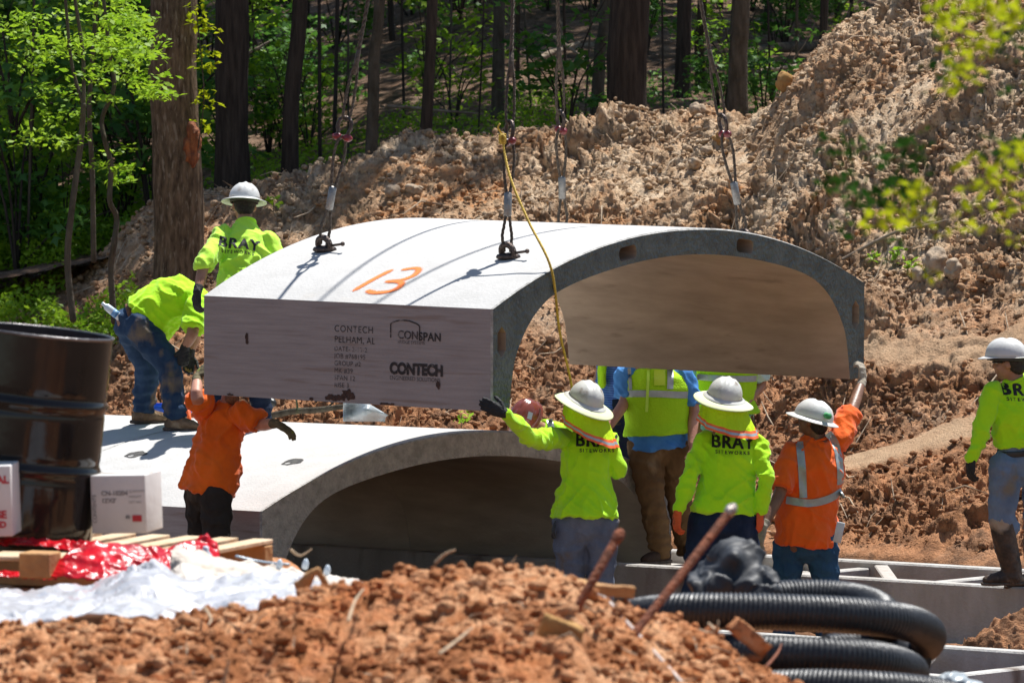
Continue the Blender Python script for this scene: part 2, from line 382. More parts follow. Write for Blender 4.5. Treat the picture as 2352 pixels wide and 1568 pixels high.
def grid(name, xs, ys, zf, mt, kind='structure', norm=None):
    X, Y = np.meshgrid(xs, ys); z = zf(X.ravel(), Y.ravel())
    V = np.stack([X.ravel(), Y.ravel(), z], 1); nx, ny = len(xs), len(ys)
    if norm is not None:
        zs, l = norm(X.ravel(), Y.ravel()); gy = np.gradient(zs.reshape(ny, nx), axis=0) / (ys[1] - ys[0]); gx = np.gradient(zs.reshape(ny, nx), axis=1) / (xs[1] - xs[0])
        led = np.maximum(*ledges(X.ravel(), Y.ravel()))
        k = 1 / np.sqrt(1 + gx ** 2 + gy ** 2); V = np.stack([X.ravel() - (gx * k).ravel() * l, Y.ravel() - (gy * k).ravel() * l * 1.8, zs + l * k.ravel()], 1)
    i = (np.arange(ny - 1)[:, None] * nx + np.arange(nx - 1)[None, :]).ravel()
    Fc = np.stack([i, i + 1, i + nx + 1, i + nx], 1)
    o = mesh_obj(name, V, Fc, mt)
    if norm is not None: at = o.data.attributes.new('packed', 'FLOAT', 'POINT'); at.data.foreach_set('value', led.astype(np.float32))
    return tag(o, kind=kind)
def near_z(x, y):
    """bank on the camera's side: mound of clods, flat worked clay under the pallet, then the cut down to the trench"""
    col = 1176 + x / y * F
    z = np.full_like(x, 1.55)
    left = 1 - sstep(-1.0, -.55, x)                     # flat ground at left
    z = z + left * .20 * sstep(20, 24, y)
    # mound crest follows the heap
    crest = np.interp(x, MX, MZ); cy = 20.5
    prof = np.exp(-np.maximum(0, (y - cy) / 1.1) ** 2) * np.where(y < cy, 1 - .30 * np.clip((cy - y) / 4, 0, 1) ** 1.3, 1)
    z = np.maximum(z, 1.25 + (crest - 1.25) * prof)
    z = np.where((y > 21.5) & (left < .5), np.maximum(1.48, z - .25 * (y - 21.5)), z)
    z = z - .62 * sstep(1.50, 1.66, x / y * 24) * (y > 21)
    e = 24.9 + 1.5 * left
    return z - (z + .45) * sstep(e, e + 4.2, y)
MPT = [(-200, 1455), (0, 1450), (120, 1432), (250, 1418), (440, 1405), (560, 1400), (640, 1385), (700, 1352), (780, 1362), (860, 1345), (950, 1318), (1050, 1298), (1150, 1296), (1240, 1304), (1310, 1318), (1345, 1356), (1440, 1392), (1560, 1432), (1640, 1470), (1700, 1515), (1790, 1568), (1950, 1640), (2400, 1700)]
MX = np.array([W(a, b, 20.5).x for a, b in MPT]); MZ = np.array([W(a, b, 20.5).z for a, b in MPT])
def near_full(x, y):
    z = near_z(x, y); wx = x + .2 * n2(x, y, 2.2, 31); wy = y + .2 * n2(x, y, 2.2, 37)
    heap = sstep(23.2, 21.8, y) 
    a = .25 + .75 * heap
    a = np.where(y > 24, .12 + .5 * sstep(-.9, -.2, x), a)
    l = n2(x, y, 1.1, 40) * .05 + b2(wx, wy, 3.0, 41) * .055 + k2(wx, wy, 6.5, 43) * .06 + k2(wx + .04 * n2(x, y, 14, 3), wy, 14, 47) * .048 + k2(x + .02 * n2(x, y, 30, 3), y, 27, 48) * .034 + n2(x, y, 55, 49) * .012
    return z + a * (l - .085)
tag(grid('forest_floor', np.concatenate([np.linspace(-60, -9, 40), np.linspace(-8.5, 9, 260), np.linspace(9.5, 60, 40)]), np.concatenate([np.arange(56.5, 84, .1), np.linspace(84.5, 160, 60)]), lambda x, y: floor_z(x, y) + .05 * n2(x, y, 2.5, 5) + .03 * b2(x, y, 6, 6) + np.maximum(0, np.abs(x) - 20) * .1, M['litter']), kind='structure')
tag(grid('spoil_bank', np.arange(-5.6, 5.9, .0165), np.arange(42.6, 57.8, .022), spoil_full, M['spoil'], norm=lambda x, y: spoil_full(x, y, True)), kind='structure')
grid('ground', np.concatenate([np.linspace(-300, -12, 40), np.linspace(-11.5, 11.5, 60), np.linspace(12, 300, 40)]), np.concatenate([np.linspace(-200, 10, 40), np.linspace(11, 56, 181), np.linspace(57, 400, 60)]),
     lambda x, y: np.where(y < 24, 1.0, np.where(y < 43, -.62, np.where(y < 56, -.62 + (y - 43) * .05, .05 + (y - 56) * .06))), M['litter'])
grid('trench_floor', np.arange(-5, 5.5, .06), np.arange(29, 52, .08), lambda x, y: -.36 + .03 * n2(x, y, 1.5, 3) + .03 * b2(x, y, 7, 3) - .5 * sstep(0, .3, y - toeY(x) - 1.0), M['trench'])
grid('clay_bank', np.arange(-2.6, 2.9, .0125), np.arange(13.6, 31.5, .024), near_full, M['mound'])

def clods(name, pts, sizes, mt, label=None, kind='stuff', sub=2):
    """loose lumps; one irregular low-poly body per point"""
    bm = bmesh.new(); bmesh.ops.create_icosphere(bm, subdivisions=sub, radius=1)
    bv = np.array([tuple(v.co) for v in bm.verts]); bm.verts.index_update(); bf = np.array([[v.index for v in f.verts] for f in bm.faces]); bm.free()
    n = len(pts); rs = np.random.RandomState(len(pts))
    V = np.repeat(bv[None], n, 0) * (1 + rs.uniform(-.28, .28, (n, len(bv), 1)))
    V = V * rs.uniform(.65, 1.25, (n, 1, 3)); a = rs.uniform(0, 6.28, n); ca, sa = np.cos(a)[:, None], np.sin(a)[:, None]
    V = np.stack([V[..., 0] * ca - V[..., 1] * sa, V[..., 0] * sa + V[..., 1] * ca, V[..., 2] * .8], -1)
    V = V * np.asarray(sizes)[:, None, None] + np.asarray(pts)[:, None, :]
    Fc = (bf[None] + (np.arange(n) * len(bv))[:, None, None]).reshape(-1, 3)
    return tag(mesh_obj(name, V.reshape(-1, 3), Fc, mt, smooth=False), kind=kind)
def scatter_clods(name, n, xr, yr, zf, s0, s1, mt, keep=None, pw=2.2):
    rs = np.random.RandomState(n); x = rs.uniform(*xr, n); y = rs.uniform(*yr, n)
    k = keep(x, y) if keep is not None else np.ones(n, bool)
    x = x[k]; y = y[k]; s = s0 + (s1 - s0) * rs.uniform(0, 1, len(x)) ** pw; z = zf(x, y) + s * .25
    return clods(name, np.stack([x, y, z], 1), s, mt)
kp = lambda x, y: (np.maximum(*ledges(x, y)) < .3) & (y > toeY(x) + .15) & (y < np.interp(x, CRx, CRy) + .8) & ((n2(x, y, .9, 77) > -.15) | (np.random.RandomState(5).uniform(0, 1, len(x)) < .35))
scatter_clods('loose_clods', 44000, (-4.6, 5.2), (43.5, 57.5), lambda x, y: spoil_full(x, y) + .02, .006, .036, M['spoil'], kp, 3.2)
scatter_clods('loose_clods', 30000, (-2.2, 2.2), (15.5, 22.6), near_full, .004, .030, M['mound'], None, 3.6)

def slivers(name, n, xr, yr, zf, mt, keep, seed, L=(.05, .3)):
    rs = np.random.RandomState(seed); x = rs.uniform(*xr, n); y = rs.uniform(*yr, n); k = keep(x, y); x = x[k]; y = y[k]; m = len(x)
    l = rs.uniform(0, 1, m) ** 2.5 * (L[1] - L[0]) + L[0]; a = rs.uniform(0, 6.28, m); dx = np.cos(a) * l / 2; dy = np.sin(a) * l / 2; r = .0022 + l * .012
    V = []
    for s, t in ((-1, 1.0), (0, 1.2), (1, .5)):
        cx, cy = x + dx * s, y + dy * s; cz = zf(cx, cy) + .012 + (s == 0) * l * .10 + (s == 1) * l * rs.uniform(0, .5, m)
        for j in range(3):
            an = j * 2.094; V.append(np.stack([cx - np.sin(a) * np.cos(an) * r * t, cy + np.cos(a) * np.cos(an) * r * t, cz + np.sin(an) * r * t], 1))
    V = np.stack(V, 1).reshape(-1, 3); b = np.arange(m) * 9
    Fc = np.concatenate([np.stack([b + s * 3 + j, b + s * 3 + (j + 1) % 3, b + s * 3 + 3 + (j + 1) % 3, b + s * 3 + 3 + j], 1) for s in (0, 1) for j in range(3)])
    return tag(mesh_obj(name, V, Fc, mt), kind='stuff')
M['root'] = mat('dry_root_fibre', (.50, .40, .28), (.25, .17, .11), 20, .9)
slivers('root_debris', 1500, (-4.4, 5.2), (44, 57), spoil_full, M['root'], kp, 4, (.05, .42))
slivers('root_debris', 420, (-2.2, 2.2), (15.5, 22.2), near_full, M['root'], lambda x, y: x < 99, 6, (.02, .12))
# ---------------------------------------------------------------- forest
V3_ = lambda *a: Vector(a)
M['bark1'] = mat('brown_bark', (.20, .14, .09), (.065, .045, .03), 7, .95, 1.0, 24, stretch=(3.5, 3.5, .8), bstretch=(2.6, 2.6, .6), c3=(.24, .19, .14), c3lo=.57, c3scale=13, spec=.1)
M['bark2'] = mat('dark_bark', (.075, .058, .046), (.035, .027, .022), 10, .95, 1.0, 26, stretch=(2.5, 2.5, .3), bstretch=(2.4, 2.4, .25), spec=.1)
M['bark3'] = mat('grey_bark', (.12, .10, .075), (.055, .045, .032), 8, .95, .8, 22, stretch=(2, 2, .5), c3=(.10, .12, .06), spec=.1)
M['deadwood'] = mat('weathered_deadwood', (.36, .29, .22), (.18, .14, .10), 8, .9, .8, 20, stretch=(1, 1, 1), c3=(.09, .07, .05), spec=.1)
M['leafA'] = leaf_mat('fresh_leaf', (.14, .30, .012), (.34, .52, .03), .5, gloss=.02)
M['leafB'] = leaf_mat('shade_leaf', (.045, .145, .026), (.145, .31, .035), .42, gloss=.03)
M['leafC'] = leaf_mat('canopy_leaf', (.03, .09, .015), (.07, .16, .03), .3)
M['leafY'] = leaf_mat('yellow_leaf', (.30, .40, .012), (.48, .52, .02), .5, 3, 0)
M['wound'] = mat('torn_heartwood', (.34, .115, .04), (.13, .04, .02), 14, .9, 1, 30, stretch=(2, 2, .5))

def leaves(centers, radii, n, size, seed, droop=.3, flat=.5, shape='diamond', star=False):
    """n leaf blades spread through ellipsoids; each blade is folded along its midrib"""
    rs = np.random.RandomState(seed); centers = np.asarray(centers, float); radii = np.asarray(radii, float)
    wgt = radii.prod(1) ** .7; ci = rs.choice(len(centers), n, p=wgt / wgt.sum())
    d = rs.normal(size=(n, 3)); d /= np.linalg.norm(d, axis=1)[:, None]; d *= rs.uniform(.25, 1, (n, 1)) ** .5
    P = centers[ci] + d * radii[ci]
    nz = rs.normal(size=(n, 3)) * np.array([flat, flat, .45]); nz[:, 2] += 1; nz /= np.linalg.norm(nz, axis=1)[:, None]
    a = rs.normal(size=(n, 3)); a[:, 2] -= droop; a -= nz * (a * nz).sum(1)[:, None]; a /= np.linalg.norm(a, axis=1)[:, None]; b = np.cross(nz, a)
    s = (size * rs.uniform(.55, 1.25, n))[:, None]
    if star:      # maple-like lobed blade: 3 lobes as thin kites
        V = []; k = 0; Fc = []
        base = np.arange(n) * 7
        pts = [P, P + a * s * .95 - b * s * .0, P + a * s * .38 + b * s * .25 + nz * s * .05, P + a * s * .38 - b * s * .25 + nz * s * .05,
               P + a * s * .42 + b * s * .62, P + a * s * .42 - b * s * .62, P - a * s * .12]
        V = np.stack(pts, 1).reshape(-1, 3)
        Fc = np.concatenate([np.stack([base + i for i in t], 1) for t in ((6, 2, 1, 3), (6, 4, 2, 0), (6, 0, 3, 5))])
        return V, Fc
    V = np.stack([P, P + a * s * .5 + b * s * .28 + nz * s * .06, P + a * s, P + a * s * .5 - b * s * .28 + nz * s * .06], 1).reshape(-1, 3)
    base = np.arange(n) * 4; Fc = np.stack([base, base + 1, base + 2, base + 3], 1)
    return V, Fc
def trunk_mesh(name, path, radii, mt, parent=None, seed=0, n=22, lump=.07, flare=0, extra=None):
    pts = smooth_path(path, 7); r = np.interp(np.linspace(0, 1, len(pts)), np.linspace(0, 1, len(radii)), radii)
    fine = []
    for i in range(len(pts) - 1):
        for k in range(3): fine.append((pts[i].lerp(pts[i + 1], k / 3), r[i] + (r[i + 1] - r[i]) * k / 3))
    fine.append((pts[-1], r[-1])); bm = bmesh.new()
    z0 = fine[0][0].z
    rr = [q * (1 + (flare * math.exp(-(p.z - z0) / .25) if flare else 0)) for p, q in fine]
    loft(bm, [p for p, q in fine], rr, n=n, roundcap=False)
    if extra: extra(bm)
    V = np.array([tuple(v.co) for v in bm.verts]); c = np.array([tuple(p) for p, q in fine]); 
    idx = np.minimum(np.arange(len(V)) // n, len(c) - 1)
    out = V - c[idx]; nn = np.linalg.norm(out, axis=1)[:, None] + 1e-9
    dsp = noise3(V * np.array([3.5, 3.5, 1.3]) + seed) * lump + noise3(V * np.array([16, 16, 4]) + seed) * lump * .45
    V = V + out * dsp[:, None] * 2
    bm.verts.index_update(); Fc = [[v.index for v in f.verts] for f in bm.faces]; bm.free()
    return mesh_obj(name, V, Fc, mt, parent)
def ground_row(px, d):
    x = W(px, 700, d).x; return float(floor_z(np.array([x]), np.array([d]))[0])
RS = random.Random(3)
def tree(base_px, base_row, d, wpx, top_px, mt, label, group=None, sway=0, crown=True, bend=None, crad=2.6, z0=None, mid=None, flare=.35, height=13):
    b = W(base_px, base_row, d); t = W(top_px, 0, d)
    zb = b.z - .25; x0 = b.x; sl = (t.x - b.x) / max(.3, t.z - b.z)
    root = empty('tree', (x0, d, zb)); tag(root, label, 'tree', group)
    r = wpx / F * d / 2
    path = [Vector((x0, d, zb))]
    if mid:
        for (mx, my) in mid: path.append(W(mx, my, d))
    path.append(Vector((t.x, d, t.z)))
    hz = t.z + 2.5
    path.append(Vector((t.x + sl * 1.2, d + .1, hz))); path.append(Vector((t.x + sl * 3, d + .2, zb + height * .8)))
    path.append(Vector((t.x + sl * 3 + .2, d, zb + height)))
    k = len(path); rr = [r * (1.04 - .02 * i) for i in range(k - 2)] + [r * .6, r * .15]
    trunk_mesh('trunk', path, rr, mt, root, seed=base_px, flare=flare, n=20, lump=.06)
    if crown:
        # limbs and a crown above the frame: they shade the forest floor
        top = path[-2]; bm = bmesh.new(); cc = []; rd = []
        for i in range(9):
            a = i * 2.4 + RS.random(); q = Vector((math.cos(a), math.sin(a) + .9 * (d < 61), 0)) * RS.uniform(.45, 1.0) * crad; z = zb + height * RS.uniform(.55, .95)
            s = Vector((top.x, top.y, z - .9)); e = Vector((top.x + q.x, top.y + q.y, z))
            loft(bm, smooth_path([s, s.lerp(e, .5) + Vector((0, 0, .15)), e], 3), list(np.linspace(max(.02, r * .35), .012, 7)), n=6)
            sh = 4.6 if d < 59.5 else 2.4 if d < 61 else .6; cc.append((e.x, e.y + sh, e.z)); rd.append((RS.uniform(.9, 1.5), RS.uniform(.9, 1.5), RS.uniform(.4, .8)))
        cc.append((top.x, top.y + (4.5 if d < 59.5 else 2), zb + height)); rd.append((1.2, 1.2, .9))
        bm_obj('limb', bm, mt, root)
        V, Fc = leaves(cc, rd, 1000, .28, base_px)
        mesh_obj('crown', V, Fc, M['leafC'], root, smooth=False)
    return root
G1 = 'trees of the wood behind the work site'
big = tree(411, 745, 54.3, 112, 400, M['bark1'], 'big brown tree trunk with a torn reddish wound, nearest the bending worker', None, mid=[(412, 560), (405, 330), (396, 150)], crown=False, height=16)
tree(535, 450, 58, 76, 533, M['bark2'], 'thick dark tree trunk behind the standing worker in the white hard hat', None, mid=[(532, 200)], flare=.3)
tree(665, 400, 58, 36, 690, M['bark2'], 'dark leaning tree trunk right of the thick one behind the standing worker', None, mid=[(670, 220)])
tree(849, 352, 57.5, 26, 872, M['bark3'], 'slender grey tree trunk seen just right of the leftmost sling', None, mid=[(857, 240), (860, 120)])
tree(973, 328, 57.5, 25, 993, M['bark2'], 'slender dark tree trunk standing alone between the two left slings', None, mid=[(985, 190), (990, 90)])
tree(1143, 215, 62, 26, 1147, M['bark3'], 'mid-sized trunk just left of the second sling, behind the shackle', None)
tree(1371, 222, 61, 27, 1392, M['bark3'], 'pale brown trunk leaning beside the biggest dark trunk', None, mid=[(1378, 120)])
tree(1440, 290, 58.5, 90, 1446, M['bark2'], 'biggest dark tree trunk, right of the third sling', None, mid=[(1440, 150)], flare=.25, crad=3.2)
tree(1567, 178, 64, 33, 1572, M['bark2'], 'dark trunk between the biggest trunk and the rightmost sling', None)
tree(1611, 170, 65, 22, 1613, M['bark2'], 'thin dark trunk just left of the rightmost sling', None, mid=[(1606, 90)])
tree(1692, 235, 58.5, 42, 1703, M['bark3'], 'reddish grey trunk just right of the rightmost sling', None, mid=[(1696, 120)])
tree(1886, 130, 62, 18, 1894, M['bark2'], 'thin dark trunk against the crest of the tall spoil pile', None)
tree(1188, 190, 66, 10, 1190, M['bark2'], 'very thin dark trunk behind the second sling', None, flare=.1)
tree(735, 320, 60, 8, 733, M['bark2'], 'very thin dark trunk between the leaning trunk and the leftmost sling', None, flare=.1)
tree(768, 250, 62, 9, 775, M['bark2'], 'thin pole-like trunk just left of the leftmost sling', None, flare=.1)
far = [(110, 380, 66, 20), (330, 240, 70, 24), (610, 200, 72, 14), (905, 130, 73, 14), (1045, 120, 75, 18), (1240, 90, 77, 18), (1320, 80, 77, 16), (1500, 110, 74, 18), (1655, 90, 74, 15), (1760, 110, 72, 18), (1830, 60, 75, 20), (1925, 60, 74, 14), (1960, 70, 72, 10), (30, 250, 70, 16), (245, 160, 74, 18), (455, 180, 72, 22), (700, 120, 75, 16)]
far_t = []
for i, (a, b, d, wd) in enumerate(far):
    zz = ground_row(a, d); row = 784 + F * ((HC - zz) / d - PITCH)
    far_t.append((a, d, tree(a, row, d, wd, a + RS.uniform(-12, 12), M['bark2'], 'distant trunk', 'distant trunks deep in the wood', flare=.15, crad=3.0)))
# trees whose trunks stand outside the frame or above it; their crowns shade the wood
for i in range(46):
    x = RS.uniform(-13, 15); y = RS.uniform(64.5, 92)
    if abs(x) < 6.2 and y < 78: y += 14
    z = float(floor_z(np.array([x]), np.array([y]))[0]); a = 1176 + x / y * F; row = 784 + F * ((HC - z) / y - PITCH)
    if -40 < a < 2400 and row > -60: continue
    root = empty('tree', (x, y, z - .3)); tag(root, 'tall tree of the wood standing out beyond the picture edge', 'tree', 'trees beyond the picture edge')
    trunk_mesh('trunk', [(x, y, z - .3), (x + .1, y, z + 5), (x, y + .1, z + 13)], [.17, .13, .03], M['bark2'], root, seed=i, n=10)
    cc = [(x + RS.uniform(-2.4, 2.4), y + RS.uniform(-2.4, 2.4), z + RS.uniform(6.5, 12)) for k in range(9)]; rd = [(RS.uniform(1, 1.7), RS.uniform(1, 1.7), RS.uniform(.5, .9)) for k in range(9)]
    V, Fc = leaves(cc, rd, 1000, .29, i + 500); mesh_obj('crown', V, Fc, M['leafC'], root, smooth=False)
# torn wound and burl on the big trunk
bm = bmesh.new(); c = W(447, 335, 54.13)
for (a, b, sx, sz) in [(448, 322, .05, .11), (434, 345, .045, .12), (444, 362, .045, .08), (440, 300, .035, .08), (426, 330, .03, .08)]:
    add_ball(bm, W(a, b, 54.14), (sx, .06, sz), sub=2)
fuse('torn_wound', bm, M['wound'], big, .012, 2, .02, 14, 3)
def vine(root, pts, seed):
    bm = bmesh.new(); loft(bm, smooth_path(pts, 4), .005, n=5); bm_obj('vine', bm, M['bark3'], root)
# leafy shoots on the right side of the big trunk
root = empty('vine', W(455, 300, 54.1)); tag(root, 'yellow-green leafy shoots climbing the right side of the big brown trunk', 'vine')
bm = bmesh.new(); loft(bm, smooth_path([W(455, 340, 54.1), W(468, 230, 54.05), W(462, 130, 54.05), W(450, 20, 54.05)], 5), .006, n=5); bm_obj('stem', bm, M['bark3'], root)
cs = [W(a, b, 54.05) for a, b in [(460, 30), (445, 45), (470, 60), (490, 75), (462, 120), (480, 125), (470, 150), (463, 230), (485, 240), (478, 215), (470, 285), (455, 10)]]
V, Fc = leaves(cs, [(.09, .05, .05)] * len(cs), 130, .085, 9, droop=.8); mesh_obj('foliage', V, Fc, M['leafY'], root, smooth=False)

def sapling(label, stems, d, clus, n, size, lm, group=None, seed=1, cat='sapling', star=False, r=.16):
    b = stems[0][0][0]; root = empty('sapling', W(b[0], b[1], d)); tag(root, label, cat, group)
    bm = bmesh.new()
    for pts, w0, w1 in stems:
        P = [W(a, c, d + (i % 2) * .05) for i, (a, c) in enumerate(pts)]; sp = smooth_path(P, 5); rr = np.linspace(w0, w1, len(sp)) / F * d / 2
        loft(bm, sp, list(rr), n=8)
    bm_obj('trunk', bm, M['bark3'], root)
    cs = [W(a, c, d + RS.uniform(-.5, .5)) for a, c in clus]
    rd = [(r * RS.uniform(.6, 1.3), r * RS.uniform(.6, 1.3), r * RS.uniform(.15, .35)) for _ in cs]
    V, Fc = leaves(cs, rd, n, size, seed, droop=.2, star=star); mesh_obj('crown', V, Fc, lm, root, smooth=False)
    return root
def rc(x0, x1, y0, y1, n, s): 
    q = random.Random(s); return [(q.uniform(x0, x1), q.uniform(y0, y1)) for _ in range(n)]
sapling('curving forked sapling, leftmost of the three thin stems', [([(168, 735), (155, 600), (165, 480), (185, 330), (192, 240)], 16, 13), ([(192, 240), (165, 150), (150, 0), (140, -80)], 9, 6), ([(192, 245), (190, 120), (172, 0), (165, -80)], 10, 6)], 50.5,
        rc(60, 360, -20, 235, 46, 1) + rc(-10, 180, 40, 330, 22, 2), 1350, .068, M['leafA'], seed=11, r=.2)
sapling('thin dark sapling behind the curving forked one', [([(215, 600), (212, 400), (205, 250), (215, 100), (225, -60)], 13, 9)], 53, rc(150, 330, -20, 130, 16, 3), 650, .07, M['leafA'], seed=12, r=.2)
sapling('crooked sapling nearest the big brown trunk', [([(262, 740), (255, 620), (262, 560), (268, 500), (252, 460), (255, 380), (240, 320), (235, 270), (262, 200), (252, 120), (238, 0), (235, -60)], 15, 8)], 51.5,
        rc(230, 375, 90, 240, 20, 4) + rc(200, 300, 330, 420, 8, 5) + rc(235, 330, 0, 60, 8, 6), 900, .07, M['leafA'], seed=13, r=.17)
# understory shrubs deeper in the wood
def shrub_proto(i, n, size, lm, R, star=True):
    rs = random.Random(i); root = empty('shrub', (0, 0, -50)); bm = bmesh.new(); cc = []; rd = []
    for k in range(6):
        a = rs.uniform(0, 6.28); q = Vector((math.cos(a) * R * rs.uniform(.3, 1), math.sin(a) * R * .6, 0)); h = rs.uniform(.5, 1.5)
        e = Vector((q.x, q.y, h)); loft(bm, smooth_path([Vector((0, 0, 0)), Vector((q.x * .3, q.y * .3, h * .6)), e], 3), list(np.linspace(.014, .004, 7)), n=5)
        for m in range(4): cc.append((q.x * rs.uniform(.3, 1.2), q.y * rs.uniform(.3, 1.2), h * rs.uniform(.4, 1.1))); rd.append((.26 * rs.uniform(.6, 1.4), .22, .07))
    for v in bm.verts: v.co.z -= 50
    bm_obj('stem', bm, M['bark2'], root)
    V, Fc = leaves(cc, rd, n, size, i, star=star); V[:, 2] -= 50; mesh_obj('foliage', V, Fc, lm, root, smooth=False); return root
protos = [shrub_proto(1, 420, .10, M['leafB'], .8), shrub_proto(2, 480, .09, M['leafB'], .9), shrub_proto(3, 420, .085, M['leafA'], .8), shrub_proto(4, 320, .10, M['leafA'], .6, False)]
used = set()
def place_shrub(k, x, y, z, s, label, group):
    p = protos[k]
    if k not in used: used.add(k); r = p
    else:
        r = p.copy(); COL.objects.link(r)
        for ch in p.children: c = ch.copy(); COL.objects.link(c); c.parent = r
    r.location = (x, y, z); r.scale = (s, s, s); r.rotation_euler = (0, 0, RS.uniform(0, 6.28)); tag(r, label, 'shrub', group); return r
spots = []
q = random.Random(8)
for i in range(50):      # left third of the wood, thick
    spots.append((q.uniform(-60, 360), q.uniform(57.5, 76), q.choice([0, 1, 1, 0, 2, 2]), q.uniform(.8, 1.7), 'lobed green shrub among the thick growth in the wood, left of the big trunk', 'shrubs in the wood left of the big trunk'))
for i in range(28):
    spots.append((q.uniform(450, 1330), q.uniform(59, 77), q.choice([0, 1, 2, 3, 2]), q.uniform(.5, 1.1), 'leafy green shrub in the wood between the slings and trunks', 'shrubs in the middle of the wood'))
for i in range(18):
    spots.append((q.uniform(1340, 2000), q.uniform(60, 76), q.choice([0, 1, 2]), q.uniform(.4, .9), 'small leafy shrub on the litter under the right hand trunks', 'shrubs in the right of the wood'))
ORD = 'first second third fourth fifth sixth seventh eighth ninth tenth eleventh twelfth thirteenth fourteenth fifteenth sixteenth seventeenth eighteenth nineteenth twentieth twenty-first twenty-second twenty-third twenty-fourth twenty-fifth'.split()
MARK = [(-80, 90, 'at the far left edge of the wood'), (90, 220, 'behind the forked sapling'), (220, 380, 'by the crooked sapling'), (380, 600, 'behind the standing man'), (600, 760, 'around the dark leaning trunk'), (760, 920, 'behind the leftmost sling'), (920, 1060, 'around the lone slender trunk'), (1060, 1240, 'behind the sling with the yellow rope'), (1240, 1440, 'left of the biggest dark trunk'), (1440, 1640, 'right of the biggest trunk'), (1640, 2100, 'right of the rightmost sling')]
def ordinal_labels(items, word):
    out = {}
    for x0, x1, place in MARK:
        q_ = sorted((i for i in items if x0 <= i[0] < x1))
        for n_, i in enumerate(q_): out[(i[0], i[1])] = '%s %s from the left %s' % (ORD[min(n_, 24)], word(i), place)
    return out
slab_ = ordinal_labels([(s_[0], s_[1], s_[2], s_[3]) for s_ in spots], lambda i: ('large ' if i[3] > 1.15 else 'small ' if i[3] < .8 else '') + ('bright green shrub' if i[2] > 1 else 'dark green shrub'))
for (a, d, k, s, lab, g) in spots:
    x = (a - 1176) / F * d; z = float(floor_z(np.array([x]), np.array([d]))[0]); lab = slab_[(a, d)]; place_shrub(k, x, d, z - .1 + (q.random() < .35) * q.uniform(.3, 1.4), s, lab, g)
tl_ = ordinal_labels([(a, d) for a, d, o in far_t], lambda i: 'distant shaded trunk')
for a, d, o in far_t: o['label'] = tl_[(a, d)]
# low plants
def groundcover(name, n, colr, yr, size, lm, label, hz=.18, seed=1, zf=None, clump=1.2, keep=None):
    rs = np.random.RandomState(seed); y = rs.uniform(*yr, n); c = rs.uniform(*colr, n); x = (c - 1176) / F * y
    k = (n2(x, y, clump, seed) > -.08) & (keep(x, y) if keep is not None else True); x = x[k]; y = y[k]; z = (zf or floor_z)(x, y) + rs.uniform(0, hz, len(x))
    m = len(x); V, Fc = leaves(np.stack([x, y, z], 1)[:1], [(1, 1, 1)], m, size, seed, star=False, flat=.8)
    c0 = V.reshape(m, 4, 3); c0 = c0 - c0[:, :1] + np.stack([x, y, z], 1)[:, None]
    return tag(mesh_obj(name, c0.reshape(-1, 3), Fc, lm, smooth=False), kind='stuff')
groundcover('ground_cover', 42000, (-120, 430), (52.8, 62), .06, M['leafA'], '', .26, 3, lambda x, y: np.where(y < 57.7, spoil_full(x, y), floor_z(x, y)), 1.6, lambda x, y: ~((x > -3.35 + .35 * n2(x, y, 1, 2)) & (y < 58)) & ~((y > 55.0 + .4 * n2(x, y, 1.3, 6)) & (y < 57.9) & (x > -4.0 + .3 * n2(x, y, 1.1, 9))) & (y > 53.9 + .6 * n2(x, y, .8, 5)))
groundcover('ground_cover', 12000, (450, 1350), (58.3, 64), .05, M['leafA'], '', .16, 5, None, 1.4)
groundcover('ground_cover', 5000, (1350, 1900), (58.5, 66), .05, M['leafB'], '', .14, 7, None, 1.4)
# fallen logs and sticks in the wood
def bank_d(px, row):
    """distance at which the sight line meets the bank"""
    ds = np.arange(43, 57.5, .02); P = np.array([tuple(W(px, row, d)) for d in ds]); z = spoil_full(P[:, 0], P[:, 1])
    k = np.where((z > P[:, 2]) & (ds > toeY(P[:, 0]) + .1))[0]
    return ds[k[0]] if len(k) else 55.0
def log(name, a, b, d0, d1, wpx, mt, label, cat, group=None, sag=0, knobs=3, seed=1):
    P0, P1 = W(*a, d0), W(*b, d1); root = empty(name, P0); tag(root, label, cat, group); r = wpx / F * d0 / 2
    mid = P0.lerp(P1, .5) + Vector((0, 0, sag)); trunk_mesh('stem', [P0, P0.lerp(mid, .5) + Vector((0, 0, r * .5)), mid, mid.lerp(P1, .5), P1], [r, r * .95, r * .9, r * .75, r * .5], mt, root, seed, 14, .08)
    bm = bmesh.new(); q = random.Random(seed)
    for i in range(knobs):
        s = P0.lerp(P1, q.uniform(.3, .95)); e = s + Vector((q.uniform(-.4, .4), q.uniform(-.2, .2), q.uniform(.1, .45)))
        loft(bm, [s, s.lerp(e, .5) + Vector((.03, 0, 0)), e], [r * .35, r * .22, r * .1], n=6)
    if knobs: bm_obj('branch', bm, mt, root)
    else: bm.free()
    return root
log('fallen_log', (1175, 150), (1480, 78), 68, 70, 26, M['deadwood'], 'big pale fallen log lying between the second and third slings', 'log', seed=2)
log('fallen_log', (1240, 135), (1330, 98), 66, 67, 14, M['deadwood'], 'short bright peeled log in front of the big pale log', 'log', seed=3, knobs=1)
log('fallen_log', (1265, 82), (1345, 135), 64.5, 64, 9, M['deadwood'], 'thin stick leaning across the pale fallen logs', 'log', seed=4, knobs=2)
log('fallen_log', (1700, 128), (2000, 88), 66, 69, 26, M['bark3'], 'mossy fallen log behind the reddish grey trunk', 'log', seed=5, knobs=2)
log('fallen_log', (1620, 60), (1790, 45), 72, 72, 18, M['deadwood'], 'grey fallen log high up behind the rightmost sling', 'log', seed=6, knobs=1)
